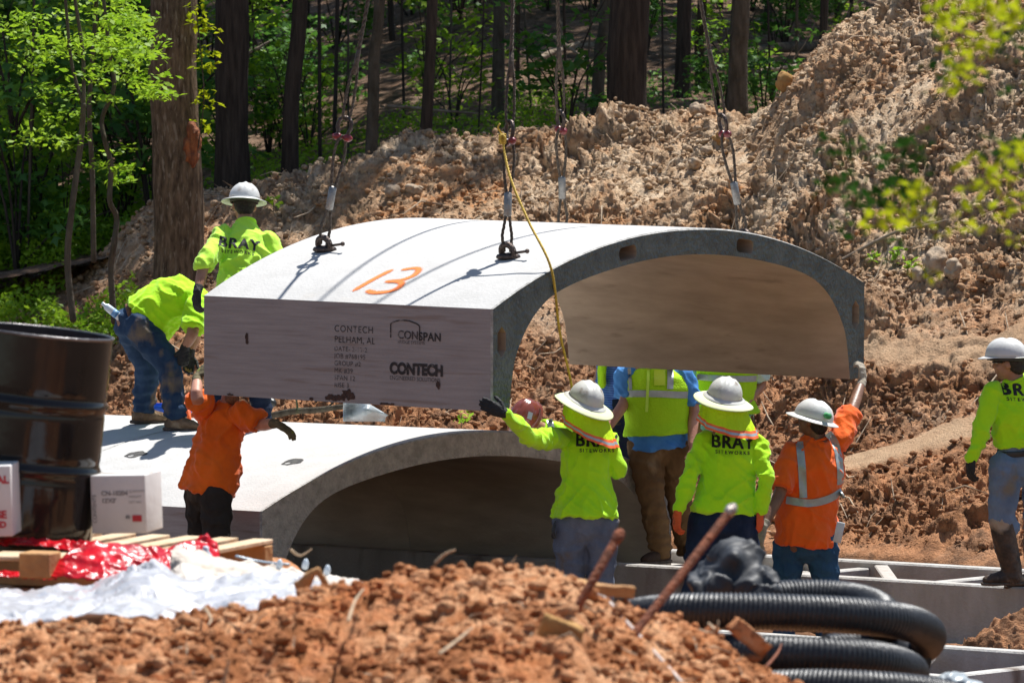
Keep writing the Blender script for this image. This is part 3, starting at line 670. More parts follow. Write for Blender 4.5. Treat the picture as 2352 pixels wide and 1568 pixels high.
log('fallen_log', (560, 130), (620, 95), 66, 66, 8, M['deadwood'], 'pale broken stick right of the thick dark trunk', 'log', seed=7, knobs=0)
log('fallen_log', (640, 200), (800, 175), 66, 68, 11, M['bark3'], 'low dark log behind the leaning trunk', 'log', seed=8, knobs=2)
log('fallen_log', (480, 235), (600, 215), 64, 66, 14, M['bark3'], 'dark log lying behind the thick dark trunk', 'log', seed=21, knobs=2)
log('fallen_log', (1000, 175), (1130, 190), 70, 69, 12, M['deadwood'], 'grey log end left of the second sling', 'log', seed=22, knobs=1)
log('fallen_log', (1480, 60), (1620, 95), 73, 71, 14, M['deadwood'], 'pale log right of the biggest trunk', 'log', seed=23, knobs=2)
log('fallen_log', (1740, 165), (1830, 150), 62, 64, 10, M['deadwood'], 'short pale log by the crest of the tall spoil pile', 'log', seed=24, knobs=1)
log('fallen_log', (0, 215), (130, 240), 62, 63, 12, M['bark3'], 'brown log on the slope at the far left edge', 'log', seed=25, knobs=1)
for i_, (a_, d_, w_) in enumerate(((520, 63, 6), (590, 66, 5), (800, 61, 5), (930, 64, 6), (1030, 63, 5), (1095, 60, 4), (1225, 63, 5), (1300, 66, 7), (1340, 62, 5), (1525, 62, 5), (1660, 63, 6), (1775, 62, 5), (1830, 65, 7), (300, 60, 6), (60, 58, 6))):
    zz_ = ground_row(a_, d_); tree(a_, 784 + F * ((HC - zz_) / d_ - PITCH), d_, w_, a_ + RS.uniform(-25, 25), M['bark2' if i_ % 2 else 'bark3'], 'thin bare sapling, %s from the left in the wood' % 'first second third fourth fifth sixth seventh eighth ninth tenth eleventh twelfth thirteenth fourteenth fifteenth'.split()[sorted([520, 590, 800, 930, 1030, 1095, 1225, 1300, 1340, 1525, 1660, 1775, 1830, 300, 60]).index(a_)], 'thin saplings in the wood', flare=.1, crown=False, height=7)
log('fallen_log', (890, 245), (1110, 262), 60, 60, 8, M['deadwood'], 'long thin branch on the litter between the left slings', 'log', seed=9, knobs=2)
log('fallen_branch', (1935, 596), (2180, 505), bank_d(1935, 596) - .12, bank_d(2180, 505) - .12, 8, M['deadwood'], 'long pale dead branch lying across the spoil bank at the right', 'branch', sag=.06, seed=10, knobs=3)
log('fallen_branch', (2060, 585), (2130, 545), 50.6, 51.2, 3.5, M['deadwood'], 'short forked twig beside the long dead branch', 'branch', seed=11, knobs=2)
log('fallen_branch', (620, 955), (830, 928), 47.5, 47.2, 16, M['bark3'], 'thick mottled branch on the soil just behind the lower arch', 'branch', seed=12, knobs=2)
log('fallen_branch', (2050, 370), (2130, 300), 52.6, 53.2, 3, M['deadwood'], 'thin pale root sticking out of the spoil pile', 'branch', seed=13, knobs=1)
log('fallen_branch', (640, 560), (560, 640), 53, 53, 3, M['deadwood'], 'thin stick on the soil behind the standing worker', 'branch', seed=14, knobs=1)
# larger rocks on the bank
M['rock'] = mat('pale_rock', (.46, .36, .26), (.30, .22, .15), 12, .95, .9, 22, c3=(.22, .12, .06), spec=.15)
M['rocky'] = mat('ochre_rock', (.46, .27, .10), (.32, .17, .07), 10, .95, .9, 20, spec=.15)
def rock(px, row, wpx, hpx, mt, label, seed):
    d = bank_d(px, row + hpx * .3); P = W(px, row, d); bm = bmesh.new(); s = d / F / 2
    add_ball(bm, P, (wpx * s, wpx * s * .8, hpx * s), Matrix.Rotation(seed, 3, 'Z'), 4)
    for v in bm.verts:
        o = v.co - P; q = noise3([tuple(v.co * 5 + Vector((seed * 3, 0, 0)))])[0]; q2 = min(.3, abs(noise3([tuple(v.co * 12)])[0])); q3 = noise3([tuple(v.co * 34)])[0]; v.co = P + o * (.8 + q * .8 + q2 * .9 + q3 * .12)
    tag(bm_obj('rock', bm, mt, None, True, origin=tuple(P)), label, 'rock')
for a in [(905, 440, 42, 28, M['rock'], 'left one of a pair of pale rocks on the slope above the arch'), (955, 435, 48, 32, M['rock'], 'right one of the pair of pale rocks above the arch'),
          (1805, 195, 36, 52, M['rocky'], 'upright ochre boulder on the crest of the spoil bank'), (1652, 320, 34, 40, M['rocky'], 'ochre rock behind the shackle of the rightmost sling'),
          (1625, 345, 32, 26, M['rock'], 'small tan rock lying below the ochre rock'), (2150, 605, 70, 68, M['rock'], 'large pale boulder low on the right slope'),
          (2190, 625, 50, 56, M['rock'], 'pale boulder right of the large one'), (2110, 632, 40, 40, M['rock'], 'tan boulder left of the large pale one'),
          (1595, 375, 52, 30, M['rock'], 'long tan rock on the slope left of the rightmost sling'), (1600, 255, 50, 36, M['rock'], 'lumpy tan rock on the crest between the right hand slings')]:
    rock(*a, seed=a[0] % 17)
# leafy bough hanging into view close to the camera, at the right
def bough(label, clus, lm, n, seed, d=16.5, r=.05, st=None):
    root = empty('branch', W(2420, clus[0][1], d)); tag(root, label, 'branch')
    bm = bmesh.new()
    for a, b in clus[::3]: loft(bm, smooth_path([W(2440, b - 60, d), W((a + 2440) / 2, b - 25, d), W(a, b, d)], 4), list(np.linspace(.002, .0008, 9)), n=5)
    bm_obj('twig', bm, M['bark3'], root)
    cs = [W(a, b, d + RS.uniform(-.3, .3)) for a, b in clus]; V, Fc = leaves(cs, [(r, r, r * .6)] * len(cs), int(n * .8), .038, seed, flat=.9); mesh_obj('foliage', V, Fc, lm, root, smooth=False)
bough('out of focus yellow-green bough hanging in the upper right corner', rc(2150, 2350, -10, 70, 16, 21) + rc(2180, 2290, 70, 120, 7, 22) + [(2200, 150), (2215, 165), (2190, 200), (2205, 180)], M['leafY'], 320, 31)
bough('out of focus yellow-green bough halfway down the right edge', [(2230, 370), (2240, 400), (2250, 440), (2300, 500), (2320, 360), (2340, 470), (2225, 480), (2200, 520), (2350, 340)] + rc(2300, 2360, 330, 560, 5, 23), M['leafY'], 170, 32)
bough('out of focus pale green sprig over the middle of the spoil slope', [(2080, 440), (2100, 455), (2120, 430), (2020, 480), (2040, 500), (2075, 490), (1990, 515), (2130, 640), (2120, 510), (2150, 500)], M['leafY'], 110, 33, r=.04)
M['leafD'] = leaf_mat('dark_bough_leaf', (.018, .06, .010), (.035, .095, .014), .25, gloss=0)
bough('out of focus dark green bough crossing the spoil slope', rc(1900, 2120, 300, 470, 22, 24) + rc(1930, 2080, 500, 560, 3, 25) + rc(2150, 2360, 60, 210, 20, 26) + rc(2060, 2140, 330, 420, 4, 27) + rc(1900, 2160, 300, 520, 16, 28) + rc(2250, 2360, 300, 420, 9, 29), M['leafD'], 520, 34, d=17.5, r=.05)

for i, (a, b) in enumerate(((2012, 607), (2062, 600), (2085, 625), (628, 480), (1060, 975))):
    d = bank_d(a, b + 8) if i < 4 else 46.3; c = W(a, b + 8, d); root = empty('weed', c); tag(root, ('small bright green weed %s' % ('left of two others below the long dead branch', 'middle one of three below the long dead branch', 'right one of three below the long dead branch', 'growing on the bank right of the standing man', 'growing just behind the lower arch')[i]), 'weed')
    bm = bmesh.new(); loft(bm, [c, c + V3_(0, 0, .10)], .003, n=5); bm_obj('stem', bm, M['bark3'], root)
    V, Fc = leaves([tuple(c + V3_(0, 0, .10))], [(.07, .07, .05)], 16, .075, i + 70); mesh_obj('foliage', V, Fc, M['leafA'], root, smooth=False)
# ---------------------------------------------------------------- precast concrete
def concrete(name, base, dark, streak_axis=(1, 1, 1), stain=None, rough=.85, bump=.25, bs=45, pit=True):
    m = mat(name, base, dark, 5, rough, bump, bs, stretch=streak_axis, c3=stain, c3lo=.66, c3scale=1.2, spec=.25, lo=.3, hi=.72, detail=10)
    return m
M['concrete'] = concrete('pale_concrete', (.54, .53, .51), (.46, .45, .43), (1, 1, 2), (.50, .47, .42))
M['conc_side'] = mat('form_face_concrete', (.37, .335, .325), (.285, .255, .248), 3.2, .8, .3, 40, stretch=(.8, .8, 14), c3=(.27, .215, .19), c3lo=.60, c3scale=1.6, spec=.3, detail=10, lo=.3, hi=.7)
M['conc_in'] = mat('stained_inner_concrete', (.47, .36, .265), (.33, .25, .18), 2.0, .8, .15, 30, stretch=(1, 1, 5), c3=(.29, .215, .155), c3lo=.60, c3scale=2.4, spec=.3, detail=10, lo=.3, hi=.7)
M['conc_end'] = mat('dark_joint_coating', (.11, .13, .115), (.055, .068, .06), 9, .42, 1.0, 34, c3=(.17, .18, .165), c3lo=.66, c3scale=26, spec=.6)
M['conc_end2'] = mat('exposed_aggregate_concrete', (.62, .55, .46), (.40, .35, .29), 14, .9, 1.0, 60, c3=(.62, .58, .52), c3lo=.68, c3scale=48, spec=.3)
M['conc_low_in'] = mat('brightened_inner_concrete', (.62, .53, .42), (.48, .40, .31), 2.0, .9, .2, 30, stretch=(1, 1, 4), spec=.2)  # base tone raised to brighten the inside of the set arches
M['conc_edge'] = mat('weathered_concrete_edge', (.50, .49, .46), (.28, .27, .25), 22, .9, .6, 60)
INN = [(.18, -.655), (.205, -.48), (.25, -.31), (.37, -.13), (.52, 0), (.70, .085), (1.0, .16), (1.40, .225), (1.75, .26), (2.085, .272)]
INN = INN + [(4.17 - a, b) for a, b in INN[::-1][1:]]
def prof_pts(pts, n):
    P = np.array([tuple(p) for p in smooth_path([Vector((a, b, 0)) for a, b in pts], 8)])[:, :2]
    s = np.r_[0, np.cumsum(np.linalg.norm(np.diff(P, axis=0), axis=1))]; t = np.linspace(0, s[-1], n); return np.stack([np.interp(t, s, P[:, 0]), np.interp(t, s, P[:, 1])], 1)
NP = 72
inn = prof_pts(INN, NP)
vs_ = np.linspace(0, ARCS, NP - 8)
outp = np.array([(0, -.655), (0, -.44), (0, -.22), (0, -.06)] + [(v, top_w(v)) for v in vs_] + [(ARCS, -.06), (ARCS, -.22), (ARCS, -.44), (ARCS, -.655)])
def arch(name, P, mats, slots, nl=14, inner_off=0, length=ARCL):
    """mats: top, side, end, inner, edge"""
    us = [0, .012] + list(np.linspace(length / nl, length - length / nl, nl - 1)) + [length - .012, length]
    V = []; Fc = []; mi = []; k = len(outp)
    def ring(u, ins):
        for i, (a, b) in enumerate(outp):
            c = Vector((ARCS / 2 - a, -.1 - b, 0)).normalized() * ins; j = .006 * float(noise3([[u * 6, a * 5, b * 5]])[0]) if ins else 0
            V.append(tuple(P(u, a + c.x, b + c.y + j * .3)))
        for (a, b) in inn: V.append(tuple(P(u, a, b - inner_off * (b > -.2))))
    for i, u in enumerate(us): ring(u, .012 if i in (0, len(us) - 1) else 0)
    R = k + NP
    for i in range(len(us) - 1):
        for j in range(k - 1):
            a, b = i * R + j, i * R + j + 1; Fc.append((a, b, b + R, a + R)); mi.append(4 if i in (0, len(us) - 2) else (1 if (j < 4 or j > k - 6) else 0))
        for j in range(NP - 1):
            a, b = i * R + k + j, i * R + k + j + 1; Fc.append((b, a, a + R, b + R)); mi.append(3)
        for a, b in ((i * R, i * R + k), (i * R + R - 1, i * R + k - 1)): Fc.append((a, b, b + R, a + R)); mi.append(1)
    for i in (0, len(us) - 1):
        for j in range(k - 1):
            a, b, c, d = i * R + j, i * R + j + 1, i * R + k + j + 1, i * R + k + j; q = (a, b, c, d) if i else (d, c, b, a); Fc.append(q); mi.append(2)
    o = mesh_obj(name, V, Fc, None, None, smooth=False, origin=tuple(P(length / 2, ARCS / 2, -.6)), mats=mats, mi=mi)
    bm = bmesh.new(); bm.from_mesh(o.data); bmesh.ops.recalc_face_normals(bm, faces=bm.faces); bm.to_mesh(o.data); bm.free()
    if slots:
        cb = bmesh.new()
        for (u, a, b, hw, hh, ang, tip) in slots:
            ca, sa = math.cos(ang), math.sin(ang); ol = []
            if tip: pts = [(-hw, -hh + hw), (0, -hh), (hw, -hh + hw), (hw, hh - hw), (0, hh), (-hw, hh - hw)]
            else: pts = [(s * (hw - .035) + .035 * math.cos(t), q * (hh - .035) + .035 * math.sin(t)) for (s, q, t0) in ((1, 1, 0), (-1, 1, 90), (-1, -1, 180), (1, -1, 270)) for t in [rad(t0 + e) for e in (0, 30, 60, 90)]]
            r0 = [cb.verts.new(P(u - .05, a + x * ca - y * sa, b + x * sa + y * ca)) for x, y in pts]; r1 = [cb.verts.new(P(u + .16, a + x * ca - y * sa, b + x * sa + y * ca)) for x, y in pts]
            m = len(pts)
            for i in range(m): cb.faces.new((r0[i], r0[(i + 1) % m], r1[(i + 1) % m], r1[i]))
            cb.faces.new(r0); cb.faces.new(list(reversed(r1)))
        bmesh.ops.recalc_face_normals(cb, faces=cb.faces); cm = bpy.data.meshes.new('c'); cb.to_mesh(cm); cb.free(); cm.materials.append(mats[3])
        c = bpy.data.objects.new('c', cm); COL.objects.link(c); md = o.modifiers.new('b', 'BOOLEAN'); md.operation = 'DIFFERENCE'; md.solver = 'EXACT'; md.object = c
        md.material_mode = 'INDEX'
        bpy.context.view_layer.update(); dg = bpy.context.evaluated_depsgraph_get(); nm = bpy.data.meshes.new_from_object(o.evaluated_get(dg)); o.modifiers.clear(); o.data = nm; bpy.data.objects.remove(c)
    sm = np.zeros(len(o.data.polygons), bool); idx = np.zeros(len(sm), dtype=np.int32); o.data.polygons.foreach_get('material_index', idx)
    o.data.polygons.foreach_set('use_smooth', (idx == 0) | (idx == 3)); 
    o.data.set_sharp_from_angle(angle=rad(28))
    return o
tilt = lambda v: math.atan2(top_w(v + .02) - top_w(v - .02), .04)
slots = [(0, 1.44, .306, .095, .046, tilt(1.44), False), (0, 2.75, .306, .095, .046, tilt(2.75), False), (0, 4.055, -.215, .043, .10, 0, True), (0, .10, -.215, .043, .10, 0, True)]
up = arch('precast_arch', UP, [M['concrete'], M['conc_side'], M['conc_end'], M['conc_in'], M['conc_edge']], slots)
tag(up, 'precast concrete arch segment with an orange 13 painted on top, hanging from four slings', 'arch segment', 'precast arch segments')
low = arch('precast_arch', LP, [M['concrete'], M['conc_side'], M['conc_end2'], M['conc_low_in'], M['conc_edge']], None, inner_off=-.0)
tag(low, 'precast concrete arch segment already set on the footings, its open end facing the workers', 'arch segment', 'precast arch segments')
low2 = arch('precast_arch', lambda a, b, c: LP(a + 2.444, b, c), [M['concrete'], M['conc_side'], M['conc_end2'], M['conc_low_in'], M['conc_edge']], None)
tag(low2, 'second set arch segment directly behind the open-ended one, carrying the two men at the left', 'arch segment', 'precast arch segments')
# hardware pockets of the set arches: their inner shade painted as flat broken-rimmed discs
M['pocket'] = mat('dark_pocket_shade', (.10, .095, .085), (.04, .04, .04), 30, .9, .6, 60)
for (P, u, v, par) in ((LP, .486, .79, low), (LP, 2.045, .79, low), (lambda a, b, c: LP(a + 2.462, b, c), .6, .79, low2)):
    def pl(x, y, u=u, v=v, P=P): return P(u + x, v + y, top_w(v + y) + .003)
    ins = lambda x, y: (x / .085) ** 2 + (y / .07) ** 2 < 1 + .9 * float(noise3([[x * 16 + 5, y * 16, u]])[0]) and not ((x - .02) ** 2 + (y + .03) ** 2 < .0005)
    stencil('lifting_pocket', ins, -.13, .13, -.13, .13, .006, pl, M['pocket'], par)
# orange spray-painted 13 on the curved top
def spray(name, col):
    m = mat(name, col, rough=.7); t = m.node_tree; N = t.nodes; L = t.links
    a = N.new('ShaderNodeAttribute'); a.attribute_name = 'cover'; tc = N.new('ShaderNodeTexCoord'); n = N.new('ShaderNodeTexNoise'); n.inputs['Scale'].default_value = 150; L.new(tc.outputs['Object'], n.inputs[0])
    s = N.new('ShaderNodeMath'); s.operation = 'ADD'; L.new(a.outputs['Fac'], s.inputs[0]); L.new(n.outputs[0], s.inputs[1])
    r = N.new('ShaderNodeMapRange'); r.inputs[1].default_value = .75; r.inputs[2].default_value = 1.15; L.new(s.outputs[0], r.inputs[0]); L.new(r.outputs[0], N['Principled BSDF'].inputs['Alpha']); return m
M['spray'] = spray('orange_spray_paint', (.95, .20, .02))
strokes = [[(1.22, .50), (1.245, .34), (1.27, .14)], [(1.15, .49), (1.06, .535), (1.0, .49), (.98, .40), (1.03, .325), (1.13, .30)], [(1.10, .305), (1.0, .30), (.95, .24), (.97, .17), (1.07, .135), (1.17, .16)]]
def stroke_mesh(strokes, hw):
    V = []; Fc = []; cov = []
    for st in strokes:
        p = smooth_path([Vector((a, b, 0)) for a, b in st], 8); m = 5
        for i, q in enumerate(p):
            t = (p[min(i + 1, len(p) - 1)] - p[max(i - 1, 0)]).normalized(); nn = Vector((-t.y, t.x, 0)); e = min(1, min(i, len(p) - 1 - i) / 2.5)
            for j in range(m):
                f = (j - 2) / 2; x = q + nn * hw * f * 1.35; V.append(tuple(UP(x.x, x.y, top_w(x.y) + .004))); cov.append((1 - abs(f)) * .95 * (e * .6 + .4))
        b = len(V) - len(p) * m
        for i in range(len(p) - 1):
            for j in range(m - 1): Fc.append((b + i * m + j, b + i * m + j + 1, b + (i + 1) * m + j + 1, b + (i + 1) * m + j))
    return V, Fc, cov
# every crossing stroke gets its own sheet height
V, Fc, cov = stroke_mesh(strokes[:2], .03); V2, F2, c2 = stroke_mesh(strokes[2:], .03); V2 = [(a, b, c + .0015) for a, b, c in V2]; F2 = [tuple(i + len(V) for i in f) for f in F2]
o = mesh_obj('painted_number', V + V2, Fc + F2, M['spray'], up); at = o.data.attributes.new('cover', 'FLOAT', 'POINT'); at.data.foreach_set('value', cov + c2)
# stencilled writing on the side face
M['ink'] = faded('worn_stencil_ink', (.04, .034, .034), .78, 40, (1, 1, 2)); M['ink2'] = faded('faint_stencil_ink', (.06, .05, .05), .58, 45, (1, 1, 2))
ex, ey = -UU, UW
def side(u, w_): return UP(u, -.004, w_)
def wtxt(s, u, w_, size, bold=0, m='ink2', sp=1.0, wx=1.0): text_flat('stencil_writing', s, size, side(u, w_), ex, ey, M[m], up, bold, sp, wx=wx)
wtxt('CONTECH', 1.306, -.175, .062, .0, 'ink', 1.15, 1.0); wtxt('PELHAM, AL', 1.306, -.245, .062, .0, 'ink', 1.05)
for i, s in enumerate(['DATE- 2-13-2', 'JOB #768195', 'GROUP #2', 'MK #39', 'SPAN 12', 'RISE 3']): wtxt(s, 1.306, -.305 - i * .0475, .044, 0, 'ink2', 1.1)
wtxt('CON', .775, -.195, .075, .002, 'ink2', 1.0); wtxt('SPAN', .60, -.20, .075, .002, 'ink', 1.05); wtxt('BRIDGE SYSTEMS', .775, -.24, .03)
wtxt('CONTECH', .84, -.415, .098, .006, 'ink', 1.0, .93); wtxt('ENGINEERED SOLUTIONS', .84, -.475, .037, 0, 'ink2', 1.0, .98)
bm = bmesh.new()
arcp = [(.832, -.215), (.832, -.125), (.80, -.108), (.74, -.098), (.68, -.10), (.62, -.115), (.592, -.13), (.592, -.225)]
for a, b in zip(arcp[:-1], arcp[1:]):
    P0, P1 = side(*a), side(*b); d = (P1 - P0).normalized(); nn = UV.cross(d).normalized() * .005
    vs = [bm.verts.new(q) for q in (P0 - nn, P1 - nn, P1 + nn, P0 + nn)]; bm.faces.new(vs)
bm_obj('stencil_emblem', bm, M['ink'], up, False)
# spalls and stains on the side face
M['spall'] = mat('broken_edge_concrete', (.10, .055, .04), (.05, .03, .025), 30, .95, 1, 60)
for (u, w_, hx, hy, s) in ((2.057, -.27, .013, .04, 1), (.436, -.507, .018, .027, 2), (1.19, -.60, .055, .035, 3), (1.30, -.625, .09, .02, 4), (1.50, -.643, .02, .01, 5), (2.2, -.645, .03, .008, 6), (.86, -.647, .06, .008, 7)):
    ins = lambda x, y, hx=hx, hy=hy, s=s: (x / hx) ** 2 + (y / hy) ** 2 < 1 + 1.5 * float(noise3([[x * 30 + s * 7, y * 30, s]])[0]) and w_ + y > -.653
    stencil('edge_spall', ins, -hx * 1.4, hx * 1.4, -hy * 1.4, hy * 1.4, .005, lambda x, y, u=u, w_=w_: UP(u - x, -.0035, w_ + y), M['spall'], up)

# ---------------------------------------------------------------- footings
def box_frame(bm, P, u0, u1, v0, v1, w0, w1, mid=None):
    vs = [bm.verts.new(P(a, b, c)) for a in (u0, u1) for b in (v0, v1) for c in (w0, w1)]
    for f in ((0, 1, 3, 2), (4, 6, 7, 5), (0, 4, 5, 1), (2, 3, 7, 6), (0, 2, 6, 4), (1, 5, 7, 3)): bm.faces.new([vs[i] for i in f])
M['foot'] = mat('footing_concrete', (.50, .485, .455), (.36, .34, .31), 3.5, .9, .4, 40, stretch=(1, 1, .35), c3=(.16, .125, .10), c3lo=.58, c3scale=2.2)
M['foottop'] = mat('mottled_footing_concrete', (.50, .48, .45), (.36, .31, .26), 18, .9, .5, 60)  # mottled, slightly browner concrete of the braces and the grout fill
def footing(label, v0, v1, top, u0, u1):
    root = empty('footing', LP((u0 + u1) / 2, (v0 + v1) / 2, -1.1)); tag(root, label, 'footing', 'precast strip footings')
    th = .13
    for i, (a, b) in enumerate(((v0, v0 + th), (v1 - th, v1))):
        bm = bmesh.new(); box_frame(bm, LP, u0, u1, a, b, -1.25, top); bevel(bm, .012, 1); bm_obj('side_wall', bm, M['foot'], root, False)
    rs = random.Random(int(top * 1000))
    for k, u in enumerate(np.arange(u0 + .35, u1, 1.22)):
        bm = bmesh.new(); box_frame(bm, LP, u, u + .11, v0 + th + .002, v1 - th - .002, -1.2, top - .045); bevel(bm, .01, 1); bm_obj('cross_wall', bm, M['foot'], root, False)
        if u < -1.2:
            bm = bmesh.new(); ln = Vector((.95, v1 - v0 - 2 * th - .04, 0))
            a = LP(u + .16, v0 + th + .05, top - .05); b = LP(u + 1.08, v1 - th - .05, top - .05); d = b - a
            add_box(bm, (a + b) / 2, d.length, .10, .07, d.to_track_quat('X', 'Z').to_matrix()); bevel(bm, .008, 1); bm_obj('diagonal_brace', bm, M['foottop'], root, False)
    bm = bmesh.new(); box_frame(bm, LP, u0 + .02, u1 - .02, v0 + th + .001, v1 - th - .001, -1.25, top - .26); bm_obj('fill', bm, M['trench'], root, False)
    return root
rf = footing('long concrete footing at the back of the trench, under the right-edge man\'s rubber boots', 3.26, 4.62, -.535, -5.6, 6)
bm = bmesh.new(); box_frame(bm, LP, -1.05, .6, 3.40, 4.48, -1.2, -.625); bm_obj('grout_fill', bm, M['foottop'], rf, False)
lf = footing('nearer concrete strip footing at the lower right corner, behind the black pipes', -.78, .93, -.69, -6.6, 6)
# ---------------------------------------------------------------- crane rigging
M['wire'] = mat('greased_wire_rope', (.15, .115, .085), (.065, .05, .038), 40, .55, .4, 90, metal=.5, spec=.5)
M['steel'] = mat('worn_dark_steel', (.13, .10, .085), (.06, .045, .04), 30, .4, .5, 80, metal=.85)
M['ferr'] = mat('swaged_aluminium', (.34, .33, .31), (.24, .23, .22), 30, .42, .3, 80, metal=.8)
M['redp'] = mat('chipped_red_enamel', (.26, .012, .016), (.12, .010, .012), 30, .3, .2, 60, c3=(.12, .09, .08), c3lo=.62, c3scale=25, coat=.3)
HOOK = UP(1.265, ARCS / 2, 0); HOOK.z = UO.z + 7.8
CT = Vector((0, 1, 0))
slabel = ['wire rope sling with the yellow rope tied to its shackle', 'leftmost wire rope sling, rising from the eye at the near left of the arch', 'rightmost wire rope sling, in front of the spoil bank', 'wire rope sling third from the left, hooked behind the crown of the arch']
SHK = []
for i, (u, v) in enumerate(((.486, .79), (2.045, .79), (.486, 3.38), (2.045, 3.38))):
    tv = top_w(v); E = UP(u, v, tv); d = (HOOK - E).normalized(); root = empty('wire_rope_sling', E); tag(root, slabel[i], 'sling', 'wire rope slings of the crane')
    sidev = d.cross(Vector((-.25, 1, 0))).normalized(); fwd = sidev.cross(d)
    nrm = Vector((0, 0, 1)); nv = (UV * -math.sin(tilt(v)) + UW * math.cos(tilt(v))).normalized()
    # clutch: thick ring, base and release lever
    bm = bmesh.new(); rc0 = E + nv * .045; ax = UV.cross(nv).normalized()
    pts = [rc0 + (-UU * math.cos(t) * .05 + nv * math.sin(t) * .05) for t in np.linspace(0, 2 * math.pi, 19)[:-1]]
    loft(bm, pts + [pts[0], pts[1]], .021, n=10, roundcap=False); bm_obj('lifting_ring', bm, M['steel'], root)
    bm = bmesh.new(); add_ball(bm, E + nv * .012, (.085, .055, .028), sub=2); bm_obj('ring_base', bm, M['steel'], root)
    bm = bmesh.new(); q0 = E + nv * .035 - UU * .03; q1 = q0 - UU * .135 + nv * .02; loft(bm, [q0, q1], .009, n=8); add_ball(bm, q1, .016, sub=2); bm_obj('release_lever', bm, M['steel'], root)
    # lower loop from the ring up through the ferrule to the shackle
    A0 = rc0 + nv * .03; zz = lambda k: A0 + (HOOK - A0).normalized() * k
    fer0, fer1, sh = .215, .355, .70
    if i == 3 or i == 2: fer0, fer1, sh = .215, .355, .70
    bm = bmesh.new()
    for s in (-1, 1):
        rope(bm, smooth_path([A0 + sidev * s * .02 - nv * .03, A0 + d * .07 + sidev * s * .032, A0 + d * .14 + sidev * s * .022, A0 + d * fer0 + sidev * s * .012], 5), .0115)
        rope(bm, smooth_path([A0 + d * fer1 + sidev * s * .012, A0 + d * (fer1 + .14) + sidev * s * .03, A0 + d * (sh - .1) + sidev * s * .036, A0 + d * (sh - .02) + sidev * s * .024, A0 + d * (sh + .012)], 5), .0115)
    bm_obj('lower_loop', bm, M['wire'], root)
    bm = bmesh.new(); loft(bm, [A0 + d * fer0, A0 + d * fer1], .027, .021, side=sidev, n=16); bm_obj('ferrule', bm, M['ferr'], root)
    # bow shackle
    P0 = A0 + d * sh; bm = bmesh.new(); k = (fwd * (1 if i != 1 else .55) + sidev * (.25 if i != 1 else .8)).normalized()
    bow = [P0 + k * .034 - d * .02, P0 + k * .036 + d * .03, P0 + k * .048 + d * .07, P0 + k * .038 + d * .115, P0 + d * .135, P0 - k * .038 + d * .115, P0 - k * .048 + d * .07, P0 - k * .036 + d * .03, P0 - k * .034 - d * .02]
    loft(bm, smooth_path(bow, 5), .0135, n=10); sk = bm_obj('shackle', bm, M['steel'], root)
    bm = bmesh.new(); loft(bm, [P0 - k * .06, P0 + k * .062], .011, n=10); add_ball(bm, P0 + k * .06, .017, sub=2); add_ball(bm, P0 - k * .056, .018, sub=2)
    for s in (-1, 1): loft(bm, [P0 + k * (.036 * s - .013), P0 + k * (.036 * s + .013)], .026, n=12)
    bm_obj('shackle_pin', bm, M['redp'], sk)
    SHK.append(P0.copy())
    # upper rope: spliced eye then the single leg to the hook
    T0 = P0 + d * .125; bm = bmesh.new(); e1 = .37
    for s in (-1, 1): rope(bm, smooth_path([T0 + sidev * s * .0 - d * .01, T0 + sidev * s * .026 + d * .03, T0 + sidev * s * .024 + d * .25, T0 + sidev * s * .010 + d * e1], 6), .0105)
    L_ = (HOOK - T0).length; rope(bm, [T0 + d * e1, T0 + d * (L_ * .5), HOOK], .0155); bm_obj('upper_leg', bm, M['wire'], root)
    bm = bmesh.new(); loft(bm, [T0 + d * (e1 - .06), T0 + d * (e1 + .09)], [.019, .016], n=12); bm_obj('splice_sleeve', bm, M['wire'], root)
# crane hook block above the frame
root = empty('crane_hook', HOOK); tag(root, 'crane hook and block above the picture, carrying the four slings', 'hook')
bm = bmesh.new(); hp = [HOOK + Vector((.0, 0, .34)), HOOK + Vector((0, 0, .2)), HOOK + Vector((.09, 0, .08)), HOOK + Vector((.08, 0, -.04)), HOOK + Vector((0, 0, -.08)), HOOK + Vector((-.08, 0, -.03)), HOOK + Vector((-.09, 0, .05))]
loft(bm, smooth_path(hp, 5), list(np.linspace(.045, .02, 31)), n=10); bm_obj('hook', bm, M['steel'], root)
bm = bmesh.new(); add_box(bm, HOOK + Vector((0, 0, .6)), .26, .3, .5); bevel(bm, .05, 2); bm_obj('block', bm, M['redp'], root)
bm = bmesh.new()
for s in (-.07, .07): loft(bm, [HOOK + Vector((s, 0, .8)), HOOK + Vector((s, .3, 22))], .012, n=6)
bm_obj('hoist_rope', bm, M['wire'], root)
# yellow tag line
M['yrope'] = mat('yellow_poly_rope', (.72, .50, .07), (.50, .33, .04), 30, .6, .3, 80)
Pe = UP(-.012, .60, top_w(.6) + .012); root = empty('tag_line', SHK[0]); tag(root, 'yellow twisted rope running from a shackle down over the arch edge to a worker', 'rope')
bm = bmesh.new(); S0 = SHK[0] + Vector((-.045, -.03, .02)); Hnd = W(1313, 888, 40.9); rope(bm, smooth_path([S0, S0.lerp(Pe, .25) + Vector((-.03, -.02, -.035)), S0.lerp(Pe, .6) + Vector((-.02, -.02, -.03)), Pe, Pe.lerp(Hnd, .5) + Vector((-.012, 0, -.02)), Hnd, W(1318, 990, 41.0), W(1320, 1040, 41.05)], 10), .0095, pitch=.07)
bm_obj('rope', bm, M['yrope'], root)
bm = bmesh.new(); kp_ = [S0 + Vector((.02 * math.sin(t * 3), .02 * math.cos(t * 2) - .02, .03 * math.sin(t * 2))) for t in np.linspace(0, 6.28, 24)]; rope(bm, kp_, .0095, pitch=.07)
